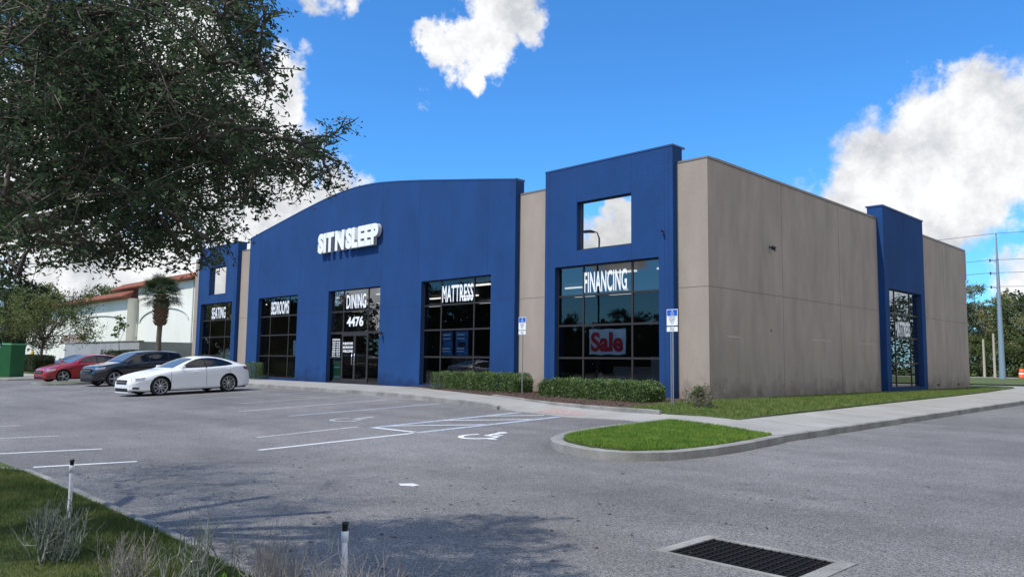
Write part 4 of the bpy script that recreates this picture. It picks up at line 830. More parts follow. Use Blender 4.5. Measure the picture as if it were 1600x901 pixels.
for (x, y, z, r) in sorted(cl, key=lambda q: (Vector(q[:3])-OL-fork).length):
    c = Vector((x, y, z))-OL; h_ = Vector(HP[np.argmin(np.linalg.norm(HP-np.array(tuple(c)), axis=1))])
    pts = limb(mb, h_, c, .014, .006, 4, .04, .10); HP = np.concatenate([HP, np.array([tuple(q) for q in pts[2:]])])
    for k in range(3): limb(mb, pts[4+k if 4+k < 7 else 6], c+Vector([random.gauss(0,1)*r*.6 for _ in range(3)]), .009, .003, 3, .02, .1)
mb.build('trunk', 'bark', oak)
P = []; tw = MB()
for (x, y, z, r) in cl:
    n_ = int(2300*r*r)+30 if (x, y, z, r) in OAKC else int(950*r*r)
    c = Vector((x, y, z))-OL
    inview = (x, y, z, r) in OAKC; nt_ = (int(5+24*r) if inview else 9)
    for k in range(nt_):                  # leafy sprays along little twigs
        dd = np.random.normal(size=3); dd[2] = dd[2]*.6-.15; dd /= np.linalg.norm(dd); ll = r*random.uniform(.8, 1.5)+.05
        s0 = np.array(tuple(c))+np.random.normal(size=3)*r*.42; m_ = int(10+ll*58) if inview else 60
        tt = np.random.uniform(.0, 1, (m_, 1)); q = s0+dd*tt*ll; q[:,2] -= (tt[:,0]**2)*ll*.18
        P.append(q+np.random.normal(size=(m_, 3))*(.018 if inview else .07))
        if inview and k % 2 == 0: e1 = Vector(s0+dd*ll); e1.z -= ll*.18; tw.tube([Vector(s0), Vector(s0+dd*ll*.5)-Vector((0,0,ll*.04)), e1], [.005,.0035,.0015], 3, cap=False)
P = np.concatenate(P)
tw.build('twigs', 'bark', oak)
me = leaf_mesh('crown', P, .034, .42); me.materials.append(MATS['oak_leaf']); mk('crown', me, oak)

def tree_mesh(name, H_, rad, nclump, nleaf, lsize, m_leaf, m_bark='bark', trunk_h=.35, flat=.8, seed=1, tr=.02):
    st = random.getstate(); random.seed(seed); np.random.seed(seed)
    mb = MB(); th = H_*trunk_h; lean = Vector((random.uniform(-.05,.05)*H_, random.uniform(-.05,.05)*H_, th))
    mb.tube([(0,0,-.4),(0,0,.2),tuple(lean*.5),tuple(lean)], [H_*tr*1.4,H_*tr,H_*tr*.85,H_*tr*.75], 8, cap=False)
    P = []
    for i in range(nclump):
        a = random.uniform(0, 2*math.pi); t = random.random(); hz = th*.9+(H_-th)*(.08+.88*t); ring = rad*math.sqrt(max(.05, 1-abs(t-.4)**2*2.1))*math.sqrt(random.random())
        c = Vector((ring*math.cos(a), ring*math.sin(a), hz)); r = rad*random.uniform(.22, .36)
        limb(mb, lean if random.random() < .7 else lean*.75, c, H_*tr*.35, H_*tr*.06, 4, .06, .12)
        P.append(clump_points(tuple(c), r, nleaf//nclump, 8, flat))
    tme = mb; P = np.concatenate(P); lm = leaf_mesh('crown', P, lsize, .5)
    lm.materials.append(MATS[m_leaf]); random.setstate(st); return mb, lm
def tree(name, loc, spec, label, group=None, rz=0, s=1):
    mb, lm = spec; e_ = tag(empty(name, loc, rz), label, 'tree', group); mb_ = mb[0] if isinstance(mb, tuple) else mb
    mb_.build('trunk', spec_bark.get(id(lm), 'bark'), e_); mk('crown', lm, e_); e_.scale = (s, s, s); return e_
spec_bark = {}
# small tree above the green bin
sp = tree_mesh('a', 5.6, 3.1, 34, 15000, .13, 'far_leaf', trunk_h=.38, seed=11)
tree('small_tree', (-58.5, 14.0, .3), sp, 'bushy green tree standing over the green bin at far left')
sp = tree_mesh('a', 6.5, 3.4, 34, 15000, .15, 'far_leaf_dark', trunk_h=.25, seed=12)
tree('small_tree', (-66, 13.5, .3), sp, 'darker tree just behind the green bin at the left edge')

# tree line beyond the field, far right
kinds = [tree_mesh('a', 13.5, 5.0, 46, 16000, .34, 'far_leaf', trunk_h=.16, seed=21), tree_mesh('b', 12.5, 4.6, 46, 16000, .32, 'far_leaf_dark', trunk_h=.10, seed=22),
         tree_mesh('c', 14, 4.4, 40, 12000, .30, 'far_leaf_pale', trunk_h=.22, seed=23), tree_mesh('d', 9, 4.8, 40, 14000, .30, 'far_leaf', trunk_h=.06, seed=24)]
protos = []
words = ['mid green leafy tree', 'dense dark evergreen tree', 'tall pale thin crowned tree', 'low bushy green tree']
cnt = {}
def wood_tree(k, x, y, z, s, where, group):
    key = k
    lab = words[k]+' '+where
    if len(protos) <= k or protos[k] is None:
        while len(protos) <= k: protos.append(None)
        mb, lm = kinds[k]; e_ = tag(empty('wood_tree'), lab, 'tree', group); mb.build('trunk', 'pale_bark' if k == 2 else 'bark', e_); mk('crown', lm, e_); protos[k] = e_
    else:
        e_ = copy_tree(protos[k]); e_['label'] = lab; e_['group'] = group
    e_.location = (x, y, z); e_.rotation_euler = (0, 0, random.uniform(0, 6.28)); e_.scale = (s, s, s*random.uniform(.92, 1.08)); return e_
gF = 'trees beyond the far road'
far = [(1,-38,114,.82,'directly beside the building edge beyond the field'),(1,-33.5,116,.9,'just right of the building edge, the darkest one'),(2,-29.5,121,.92,'standing behind the two small wooden posts'),(0,-25.5,119,.86,'just left of the big steel pole beyond the road'),
       (2,-21.5,117,.93,'just right of the big steel pole beyond the road'),(0,-17.5,121,.97,'at the far right edge beyond the road'),(3,-30,112.5,.62,'low in front of the small wooden posts'),(3,-24,112.5,.58,'at the foot of the big steel pole line'),(3,-18.5,112.5,.65,'low at the right edge beyond the road'),(3,-36,112,.6,'low beside the building edge beyond the field')]
for (k, x, y, s, w) in far: wood_tree(k, x, y, .2, s, w, gF)
i_ = 0
for x in list(range(-150, -40, 13))+list(range(-10, 130, 13)):
    wood_tree(random.choice((0, 1, 3)), x+random.uniform(-3, 3), 125+random.uniform(-3, 8), .2, random.uniform(.8, 1.0), 'in the wood past the far road, outside the open view', 'trees of the wood past the road')
# trees across the street behind the viewer: what the shop glass mirrors
for i, x in enumerate(list(range(-186, -134, 8))+[-127, -119]+list(range(-109, -84, 7))+list(range(-82, 60, 9))):
    wood_tree(1, x+random.uniform(-2, 2), -44+random.uniform(-4, 4), -.1, 1.25 if x < -134 else .28 if x < -115 else 1.18 if x < -84 else random.uniform(.66, .76), 'in the row behind the viewer that the shop glass mirrors, leaves coloured dark as if backlit', 'trees mirrored in the shop glass')  # dark leaf kind throughout, its colour stands in for backlit shade
for i, y in enumerate(range(-20, 120, 14)):
    wood_tree(random.choice((0, 1, 3)), 48+random.uniform(-3, 3), y, .1, random.uniform(.7, .9), 'in the row across the side drive that the side window mirrors', 'trees mirrored in the side window')
for i, (x, y) in enumerate(((-150,20),(-148,34),(-155,8),(-146,-6),(-152,46))): wood_tree(random.choice((0, 1)), x, y, .1, 1.0, 'behind the white store at far left', 'trees behind the white store')

# low undergrowth that reads as one mass below the wood
pts = np.stack([np.random.uniform(-60, 10, 26000), np.random.uniform(110.6, 114, 26000), np.random.uniform(0, 1, 26000)**1.3*3.4+.2], 1)
me = leaf_mesh('undergrowth', pts, .36, .6); me.materials.append(MATS['far_leaf']); tag(mk('undergrowth', me), 'tangled green undergrowth along the foot of the far wood', 'undergrowth', kind='stuff')

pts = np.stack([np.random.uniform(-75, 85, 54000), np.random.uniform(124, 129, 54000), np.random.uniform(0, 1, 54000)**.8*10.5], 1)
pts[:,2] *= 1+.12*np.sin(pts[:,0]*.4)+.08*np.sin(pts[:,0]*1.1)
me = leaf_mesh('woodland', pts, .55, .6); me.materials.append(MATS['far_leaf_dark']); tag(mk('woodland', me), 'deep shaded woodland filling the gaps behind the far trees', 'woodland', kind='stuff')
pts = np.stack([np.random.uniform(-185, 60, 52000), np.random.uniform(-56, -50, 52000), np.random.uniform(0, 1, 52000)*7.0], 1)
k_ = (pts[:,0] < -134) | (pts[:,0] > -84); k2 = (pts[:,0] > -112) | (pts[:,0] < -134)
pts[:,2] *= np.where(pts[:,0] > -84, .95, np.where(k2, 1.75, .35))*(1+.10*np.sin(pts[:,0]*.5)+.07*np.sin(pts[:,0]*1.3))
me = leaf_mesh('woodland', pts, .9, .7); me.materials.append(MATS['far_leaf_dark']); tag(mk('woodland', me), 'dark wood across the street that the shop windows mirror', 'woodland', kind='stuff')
pts = np.stack([np.random.uniform(52, 58, 26000), np.random.uniform(-25, 125, 26000), np.random.uniform(0, 1, 26000)*6.0], 1)
me = leaf_mesh('woodland', pts, .8, .7); me.materials.append(MATS['far_leaf_dark']); tag(mk('woodland', me), 'dark wood across the side drive that the side window mirrors', 'woodland', kind='stuff')
# clipped hedges
def hedge(x0, y0, x1, y1, w, z0, h, label, group, m_='hedge_leaf', n=9000, ls=.045, name='hedge'):
    a = Vector((x0, y0)); b = Vector((x1, y1)); L_ = (b-a).length; ang = math.atan2((b-a).y, (b-a).x); c = (a+b)/2
    e_ = tag(empty(name, (c.x, c.y, z0), ang), label, 'hedge', group)
    P = []; 
    N_ = int(n*L_)
    u = np.random.uniform(-L_/2, L_/2, N_); v = np.random.uniform(-w/2, w/2, N_); z = np.random.uniform(.06, 1, N_)*h
    # keep mostly the shell
    k = np.random.randint(0, 5, N_)
    z = np.where(k == 0, h-np.random.exponential(.03, N_), z); v = np.where(k == 1, -w/2+np.random.exponential(.03, N_), v); v = np.where(k == 2, w/2-np.random.exponential(.03, N_), v)
    su = np.sign(u); u = np.where(k == 3, su*(L_/2-np.random.exponential(.03, N_)), u)
    P = np.stack([u, v, z], 1)
    # bulging individual bushes
    f = 1+.10*np.sin(P[:,0]*6.1+x0)+.05*np.sin(P[:,0]*14+1.3); 
    hz = 1+.05*np.sin(P[:,0]*4.7+.6)+.035*np.sin(P[:,0]*11.+P[:,1]*7)
    P[:,1] *= f*(1-.10*(1-P[:,2]/h)); P[:,2] *= hz; P += np.random.normal(size=P.shape)*.022
    r_ = np.abs(P[:,0])/(L_/2); ed = (r_ > .9); P[ed,2] *= 1-.25*(r_[ed]-.9)/.1
    me = leaf_mesh('foliage', P, ls, .5); me.materials.append(MATS[m_]); mk('foliage', me, e_)
    mb = MB()
    for i in range(int(L_*5)):
        x = random.uniform(-L_/2+.1, L_/2-.1); branch_tubes(mb, (x, random.uniform(-w*.25, w*.25), 0), (random.gauss(0,.2), random.gauss(0,.2), 1), h*.6, .009, 1, 3, .5)
    mb.build('stems', 'bark', e_); return e_
hg = 'clipped hedges by the store'
hedge(-15.75, 17.2, -11.65, 16.75, .90, .42, .55, 'clipped green hedge under the financing window, nearer the corner', hg)
hedge(-21.55, 18.3, -17.6, 18.05, .75, .43, .62, 'clipped green hedge under the mattress window, farther from the corner', hg)
hedge(-22.35, 18.25, -21.6, 18.25, .6, .42, .62, 'small loose bush at the left end of the farther hedge', 'loose bushes', n=3500, name='bush')
hedge(-37.6, 18.3, -36.6, 18.3, .7, .42, .8, 'small bush behind the tail of the white sedan', 'loose bushes', n=4000, name='bush')
hedge(-66.5, 14.6, -57.5, 14.0, 1.2, .4, 1.05, 'dark hedge behind the nose of the red car', 'hedges at the far left', 'far_leaf_dark', n=3000, ls=.09)
hedge(-46.6, 14.6, -41.2, 14.9, 1.2, .38, 1.35, 'dark square hedge between the red car and the black car', 'hedges at the far left', 'far_leaf_dark', n=3500, ls=.08)
# shrub at the corner, half dry
e_ = tag(empty('shrub', (-9.95, 16.2, .36)), 'scraggly half dry shrub at the building corner', 'shrub')
mb = MB(); tips = []
for k in range(16): branch_tubes(mb, (random.gauss(0,.08), random.gauss(0,.08), 0), (random.gauss(0,.55), random.gauss(0,.55), 1), .34, .008, 2, 3, .5, tips=tips)
branch_tubes(mb, (-.35,0,0), (-.1,0,1), .75, .008, 1, 3, .3, tips=[])
branch_tubes(mb, (-.25,0.05,0), (-.25,0,1), .6, .007, 1, 3, .3, tips=[])
mb.build('stems', 'dead_twig', e_)
P = np.concatenate([clump_points((t.x, t.y, t.z), .09, 26, 6) for t in tips]); me = leaf_mesh('foliage', P, .035, .5); me.materials.append(MATS['shrub_dry']); mk('dry_foliage', me, e_)
P = np.concatenate([clump_points((random.gauss(-.12,.12), random.gauss(0,.12), random.uniform(.28,.55)), .13, 260, 8) for t in range(7)]); me = leaf_mesh('foliage', P, .04, .5); me.materials.append(MATS['hedge_leaf']); mk('green_foliage', me, e_)

# palm, yucca, sapling
def palm(loc, h, label):
    e_ = tag(empty('palm_tree', loc), label, 'tree')
    mb = MB(); mb.tube([(0,0,-.3),(.02,0,.3),(-.08,0,h*.45),(0,0,h*.62)], [.26,.2,.17,.17], 12, cap=False); mb.build('trunk', 'palm_bark', e_)
    mb = MB(); mb.tube([(0,0,h*.6),(0,0,h*.7),(0,0,h*.82),(0,0,h)], [.2,.36,.42,.26], 12, cap=False)
    for i in range(90):
        a = i*2.4; z = h*(.6+.37*i/90); r = .3+.12*math.sin((z/h-.6)/.4*3.14); d = Vector((math.cos(a), math.sin(a), .9)).normalized(); p = Vector((math.cos(a)*r*.8, math.sin(a)*r*.8, z)); mb.tube([p, p+d*.16, p+d*.30], [.07,.055,.02], 4)
    mb.build('boots', 'palm_boot', e_)
    mb = MB()
    for i in range(84):
        a = i*2.399+random.uniform(-.2,.2); el = random.uniform(-.5, 1.25); st_ = Vector((math.cos(a)*math.cos(el), math.sin(a)*math.cos(el), math.sin(el)))
        base = Vector((0,0,h)); L1 = random.uniform(.7, 1.05); hub = base+st_*L1; hub.z -= .15*(1-el); mb.tube([base, base+st_*L1*.5, hub], .014, 3, cap=False)
        side = st_.cross(Vector((0,0,1))).normalized(); upv = side.cross(st_)
        for k in range(22):
            t = -1.9+3.8*k/21; d = (st_*math.cos(t)+side*math.sin(t)).normalized(); ll = random.uniform(.6, .85)*(1-.15*abs(t)/1.9)
            m1 = hub+d*ll*.55; e2 = hub+d*ll; e2.z -= random.uniform(.05, .25); wv = d.cross(upv).normalized()*.022
            mb.add([hub, m1-wv, e2, m1+wv], [(0,1,2,3)])
    mb.build('crown', 'palm_leaf', e_); return e_
palm((-54.3, 20, .3), 5.5, 'cabbage palm with shaggy trunk before the white store wall')
def spiky(loc, s, n, label, name='yucca', m_='palm_leaf'):
    e_ = tag(empty(name, loc), label, 'plant'); mb = MB()
    for i in range(n):
        a = random.uniform(0, 6.28); el = random.uniform(.15, 1.4); d = Vector((math.cos(a)*math.cos(el), math.sin(a)*math.cos(el), math.sin(el))); sd_ = d.cross(Vector((0,0,1))).normalized()*.028*s*1.3
        b0 = Vector((0,0,.1*s)); L_ = s*random.uniform(.7, 1.1); q = b0+d*L_; q.z -= .12*L_*math.cos(el)*2
        mb.add([b0-sd_*.5, b0+d*L_*.5-sd_, q, b0+d*L_*.5+sd_, b0+sd_*.5], [(0,1,2,3,4)])
    mb.build('leaves', m_, e_); return e_
spiky((-41.5, 17.6, .42), 1.35, 130, 'spiky yucca in front of the far left tower')
e_ = tag(empty('sapling', (-57.5, 18.5, .3)), 'thin sapling with a few bright leaves left of the palm trunk', 'tree')
mb = MB(); mb.tube([(0,0,0),(.1,0,1.5),(-.3,0,3.0)], [.03,.025,.012], 5, cap=False); mb.tube([(.05,0,2.2),(.8,0,2.9),(1.2,0,3.5)], .012, 4, cap=False); mb.build('stem', 'bark', e_)
P = np.concatenate([clump_points(c, .3, 70, 6) for c in ((-.9,0,2.75),(-.5,0,3.1),(0,0,3.3),(.3,0,3.5),(-.1,0,3.9),(.9,0,3.2))]); me = leaf_mesh('foliage', P, .16, .6); me.materials.append(MATS['hedge_leaf']); mk('foliage', me, e_)

# grass blades on the lawns close enough to show them
def blades(name, poly, n, h, hf, m_, label, w=.006):
    xs = [p[0] for p in poly]; ys = [p[1] for p in poly]; pts = []
    X = np.random.uniform(min(xs), max(xs), n*3); Y = np.random.uniform(min(ys), max(ys), n*3)
    ins = np.zeros(len(X), bool); m = len(poly)
    for i in range(m):
        x1, y1 = poly[i]; x2, y2 = poly[i-1]
        c_ = ((y1 > Y) != (y2 > Y)) & (X < (x2-x1)*(Y-y1)/((y2-y1) if y2 != y1 else 1e-9)+x1); ins ^= c_
    X = X[ins][:n]; Y = Y[ins][:n]; n = len(X)
    Z = np.array([hf(x, y) for x, y in zip(X, Y)]); a = np.random.uniform(0, 6.28, n); hh = h*np.random.uniform(.5, 1.25, n); b = np.random.normal(size=(n, 2))*.45*hh[:,None]
    ca, sa = np.cos(a)*w/2, np.sin(a)*w/2
    V = np.stack([np.stack([X-ca, Y-sa, Z], 1), np.stack([X+ca, Y+sa, Z], 1), np.stack([X+b[:,0], Y+b[:,1], Z+hh], 1)], 1).reshape(-1, 3).astype(np.float32)
    me = bpy.data.meshes.new(name); me.vertices.add(3*n); me.vertices.foreach_set('co', V.ravel()); me.loops.add(3*n); me.loops.foreach_set('vertex_index', np.arange(3*n, dtype=np.int32))
    me.polygons.add(n); me.polygons.foreach_set('loop_start', np.arange(0, 3*n, 3, dtype=np.int32)); me.update(calc_edges=True); me.materials.append(MATS[m_]); tag(mk(name, me), label, 'grass', kind='stuff')
blades('grass', isl, 60000, .055, lambda x, y: g(x, y)+.11+.04*(1-min(1, ((x+7.8)/1.3)**2)), 'grass_blade', 'bright short grass on the corner island', .012)
blades('grass', [(-11.7,2.38),(-11.2,2.55),(-6.8,2.53),(-4.8,2.47),(-3.6,2.4),(-3,1.2),(-6,.9),(-13,.9),(-13,1.9)], 110000, .05, lambda x, y: .02, 'grass_near', 'green lawn at the lower left corner', .008)
blades('grass', [(-11.2,15.6),(-10.9,14.6),(-9.75,14.56),(-8.36,15.05),(-8.5,20),(-9.0,32.6),(-9.9,43),(-11.2,43),(-11.3,19.4)], 75000, .07, lambda x, y: g(x, y)+.12+.035*ss(y, 15, 17), 'grass_blade_dry', 'patchy grass strip along the side wall', .016)

# dead twig hedge and weeds at the viewer's feet
def twig_bush(x, y, h, n, m_, label, depth=2, r=.006, spread=.55, lean=.40, group='dry twig shrubs near the viewer'):
    e_ = tag(empty('twig_shrub', (x, y, .05)), label, 'shrub', group); mb = MB()
    for k in range(n): branch_tubes(mb, (random.gauss(0,h*.22), random.gauss(0,h*.15), 0), (random.gauss(0,lean), random.gauss(0,lean), 1), h*random.uniform(.4,.62), r*random.uniform(.6,1.1), depth, 4, spread, .22, (2,3), .62, up=.25)
    mb.build('twigs', m_, e_)
TW = [(-6.15,1.62,.44,26,'lichen_twig','rounded lichen grey twig shrub at the lower left corner',2,.008),
 (-4.55,1.95,.50,7,'lichen_twig','forked grey twig shrub left of the green weed',2,.007),(-3.95,2.12,.44,10,'dead_twig','thin upright twigs right of the red leaved weed',2,.0045),
 (-3.45,2.2,.52,10,'dead_twig','tallest forked twigs left of the white pipe',2,.0045),(-3.15,2.32,.42,22,'dead_twig_dark','dense dark twig tuft left of the white pipe',2,.0035),
 (-2.78,2.35,.44,12,'dead_twig','pale twigs just left of the pipe foot',2,.004),(-2.45,2.4,.46,14,'dead_twig','grey twigs just right of the pipe',2,.004),(-2.12,2.45,.40,13,'dead_twig','grey twig shrub two steps right of the pipe',2,.004),
 (-1.75,2.45,.34,10,'dead_twig_dark','low dark twigs at the right end of the twig row',2,.0035),(-1.4,2.4,.26,7,'dead_twig_dark','sparse short twigs right of all others, near the bottom middle',1,.003),
 (-5.2,1.8,.32,12,'dead_twig','small twig shrub between the lichen shrub and the forked one',2,.004),
 (-4.25,2.3,.42,16,'dead_twig','fine twigs rising behind the reddish weed',2,.004),(-2.95,2.1,.5,12,'dead_twig','longest slanting twigs right in front of the pipe foot',2,.0045),(-2.3,2.2,.46,14,'dead_twig_dark','brown twig tangle a hand right of the pipe',2,.004),(-1.95,2.25,.42,14,'dead_twig','pale fine twigs between the brown tangle and the low dark twigs',2,.0035)]
for (x, y, h, n, m_, lb, dp, r) in TW: twig_bush(x, y, h*1.08, int(n*(3.6 if n < 20 else 1.7)), m_, lb, dp, r*1.0)
def weed(x, y, h, m_, label, n=14):
    e_ = tag(empty('weed', (x, y, .06)), label, 'plant'); mb = MB()
    for k in range(n):
        a = random.uniform(0, 6.28); el = random.uniform(.4, 1.3); d = Vector((math.cos(a)*math.cos(el), math.sin(a)*math.cos(el), math.sin(el))); s_ = d.cross(Vector((0,0,1))).normalized()*h*.11; L_ = h*random.uniform(.6, 1); q = d*L_; q.z -= .25*L_*math.cos(el)
        mb.add([(0,0,0), d*L_*.35-s_, d*L_*.75-s_*.8, q, d*L_*.75+s_*.8, d*L_*.35+s_], [(0,1,2,3,4,5)])
    mb.build('leaves', m_, e_)
weed(-4.35, 2.0, .26, 'bright_leaf', 'glossy green broad leaved weed at the bottom edge'); weed(-3.95, 2.05, .30, 'red_leaf', 'small weed with reddish leaves beside the green one', 10); weed(-3.75, 2.12, .27, 'bright_leaf', 'small yellow green weed right of the reddish one', 9)
# fallen leaves on the asphalt
mb = MB()
for i in range(160):
    x = random.uniform(-11, -3); y = random.uniform(2.8, 6.5) if random.random() < .7 else random.uniform(2.7, 12); a = random.uniform(0, 6.28); s_ = random.uniform(.015, .035); c, n_ = math.cos(a)*s_, math.sin(a)*s_; z = g(x, y)+.006
    mb.add([(x-c,y-n_,z),(x+n_*.5,y-c*.5,z+.006),(x+c,y+n_,z),(x-n_*.5,y+c*.5,z+.004)], [(0,1,2,3)])
o = mb.build('fallen_leaves', 'mulch'); tag(o, 'scattered fallen leaves on the near asphalt', 'leaves', kind='stuff')
# mulch chips
mb = MB()
for i in range(5200):
    t = random.random(); x = -24+13*t; lo = 17.73 if x < -21 else (17.73+(x+21.1)/5.3*(-1.94) if x < -15.8 else 15.79+(x+15.8)*-.28); y = random.uniform(lo+.05, 18.9)
    z = g(x, y)+.13+.05*ss(y, 15, 17); a = random.uniform(0, 6.28); s_ = random.uniform(.015, .045); c, n_ = math.cos(a)*s_, math.sin(a)*s_; tz = random.uniform(-.01, .02)
    if x > -14 and y < 14.95+(-14-x)*0: continue
    mb.add([(x-c,y-n_,z),(x+n_*.4,y-c*.4,z+.012),(x+c,y+n_,z+.01+tz),(x-n_*.4,y+c*.4,z+.004)], [(0,1,2,3)])
o = mb.build('mulch_chips', 'mulch'); tag(o, 'brown bark chips loose in the bed below the hedges', 'mulch', kind='stuff')

# ------------------------------------------------------------------ far left: white store, walls, bin
WS = tag(empty('white_store', (-100, 33, .4)), 'long white rendered store with terracotta tiled parapet at far left', 'store'); WO = Vector((100, -33, -.4))
def wpart(mb, n, m_, fx=False):
    o = mb.build(n, m_, WS); o.location = WO
    if fx: fix_normals(o)
    return o
mb = MB(); mb.box(-125, -85.2, 28, 45, 0, 7.6); mb.box(-125.8, -125, 28.3, 45, 0, 5.0); mb.box(-85.2, -62, 29, 50, 0, 8.9); wpart(mb, 'wall', 'white_wall')
mb = MB()   # tiled parapets with a sloping face
def tiled(x0, x1, y, z0, z1, out=.9):
    mb.add([(x0,y,z0),(x1,y,z0),(x1,y-out,z0+.15),(x0,y-out,z0+.15),(x0,y+.5,z1),(x1,y+.5,z1)], [(0,1,2,3)[::-1],(3,2,5,4)[::-1],(1,5,2),(0,3,4)])
    for k in range(int((x1-x0)/.45)):
        x = x0+.2+k*.45; mb.tube([(x,y-out,z0+.17),(x,y+.5,z1+.02)], .06, 5)
tiled(-125.3, -84.9, 28, 7.5, 8.35); tiled(-92.5, -61.5, 29.3, 8.6, 9.5); mb.box(-92.5, -84.9, 29.9, 45, 7.6, 9.0)
wpart(mb, 'tiled_parapet', 'terracotta', True)
mb = MB()
for (cx, hw, zb_, yy) in ((-94.5, 9.5, 4.7, 28), (-112, 7, 4.4, 28), (-78, 6.2, 5.0, 29)):
    pts = [(cx+hw*math.cos(t), yy-.03, zb_+1.3*math.sin(t)) for t in np.linspace(0, math.pi, 20)]; mb.tube(pts, .08, 5)
for (x, yy, z) in ((-84.9, 28.9, 7.5), (-104.5, 27.97, 7.5), (-71, 28.97, 8.5)): mb.box(x-.09, x+.09, yy-.03, yy, .3, z)
wpart(mb, 'wall_relief', 'wall_relief')
EN = tag(empty('yard_wall', (-67, 20, .3)), 'low grey rendered yard wall in front of the white store', 'wall')
mb = MB(); mb.box(-9, 9, 0, .25, -.2, 2.28); mb.box(8.75, 9, .25, 6, -.2, 2.28); mb.build('panel', 'grey_wall', EN)
mb = MB(); mb.box(-9.06, 9.06, -.05, .3, 2.28, 2.36); mb.build('coping', 'kerb_concrete', EN)
o = MB(); 
n_ = 14; vs = []; fs = []
for i in range(n_+1):
    t = i/n_; x = -76-t*7.5; y = 20+2.6*math.sin(t*math.pi*.5); vs += [(x+76, y-20, -.4), (x+76, y-20, 2.2), (x+76, y-20+.25, 2.2), (x+76, y-20+.25, -.4)]
for i in range(n_):
    for k in range(4): fs.append((i*4+k, i*4+(k+1)%4, (i+1)*4+(k+1)%4, (i+1)*4+k))
o.add(vs, fs); q = o.build('curved_wall', 'white_wall', None, (-76, 20, .4)); fix_normals(q); tag(q, 'pale curved low wall left of the grey yard wall', 'wall')
rl = tag(empty('railing', (-79, 21.4, 2.6)), 'rust red iron railing on top of the pale curved wall', 'railing')
mb = MB(); mb.box(-3.7, 3.6, -.03, .03, .75, .82); mb.box(-3.7, 3.6, -.03, .03, 0, .07); mb.build('rail', 'rust_iron', rl)
mb = MB()
for i in range(19): x = -3.6+i*.4; mb.box(x-.06, x+.06, -.02, .02, .07, .75)
mb.build('pickets', 'rust_iron', rl)
po = tag(empty('bollard', (-81.5, 18.8, .3)), 'yellow post with thin grey pole above it, left of the yard wall', 'post')
mb = MB(); mb.lathe([(.14,0),(.14,1.5),(.1,1.62),(0,1.66)], 14); mb.build('post', 'yellow_paint', po)
mb = MB(); mb.tube([(0,0,1.6),(0,0,3.3)], .05, 8); mb.build('pole', 'galvanised', po)
# donation bin
bn = tag(empty('donation_bin', (-50.0, 10.55, .2), R(-55)), 'tall green metal donation bin with a lighter lid at the left edge', 'bin'); bn.scale = (.66, .66, .92)
mb = MB(); mb.box(-.75, .75, -.6, .6, .06, 1.72)
mb.add([(-.75,-.6,1.72),(.75,-.6,1.72),(.75,.6,1.72),(-.75,.6,1.72),(-.75,-.25,2.0),(.75,-.25,2.0),(.75,.6,2.0),(-.75,.6,2.0)], [(0,1,5,4),(1,2,6,5),(2,3,7,6),(3,0,4,7)]); o = mb.build('body', 'green_metal', bn); bevel(o, .015)
mb = MB(); mb.box(-.79, .79, -.3, .64, 2.0, 2.09); mb.build('lid', 'green_lid', bn)
mb = MB(); mb.box(-.35, .35, -.635, -.6, 1.25, 1.55); mb.build('chute', 'green_lid', bn)
mb = MB(); mb.box(-.7, -.6, -.5, .5, 0, .06); mb.box(.6, .7, -.5, .5, 0, .06); mb.build('skid', 'black_plastic', bn)

# ------------------------------------------------------------------ cars
def interp(tab, x):
    if x >= tab[0][0]: return tab[0][1]
    for (a, va), (b, vb) in zip(tab, tab[1:]):
        if a >= x >= b: t = (a-x)/(a-b) if a != b else 0; return va+(vb-va)*t
    return tab[-1][1]
def smooth_tab(tab, it=2):
    P = [Vector(p) for p in tab]
    for _ in range(it):
        Q = [P[0]]
        for a, b in zip(P, P[1:]): Q += [a*.75+b*.25, a*.25+b*.75]
        Q.append(P[-1]); P = Q
    return [tuple(p) for p in P]
SED = dict(top=[(2.42,.52),(2.36,.66),(2.15,.75),(1.6,.87),(1.05,.96),(.85,1.0),(.3,1.27),(-.05,1.39),(-.5,1.44),(-1.0,1.42),(-1.45,1.32),(-1.95,1.13),(-2.1,1.08),(-2.36,1.09),(-2.42,.98),(-2.45,.55)],
  sh=[(2.42,.50),(2.3,.62),(1.6,.80),(.85,.92),(0,.96),(-1,1.0),(-2,1.03),(-2.38,1.0),(-2.45,.52)], w=[(2.44,.50),(2.32,.70),(2.05,.84),(1.5,.905),(0,.92),(-1.6,.91),(-2.1,.85),(-2.4,.70),(-2.45,.64)],
  wb=(1.39,-1.39), wr=.345, z0=.165, roofw=.60, L=(2.43,-2.45),
  side=[(.62,1.0),(.02,1.30),(-.5,1.375),(-1.05,1.33),(-1.62,1.13),(-1.55,1.06),(-.3,1.0)], ws=[(.84,0),(.84,.62),(.02,.56),(.02,-.56),(.84,-.62)], rw=[(-1.25,.52),(-1.25,-.52),(-1.95,-.60),(-1.95,.60)], div=[-.42], seam=[(1.0,.93),(-.42,1.0),(-1.45,1.0)])
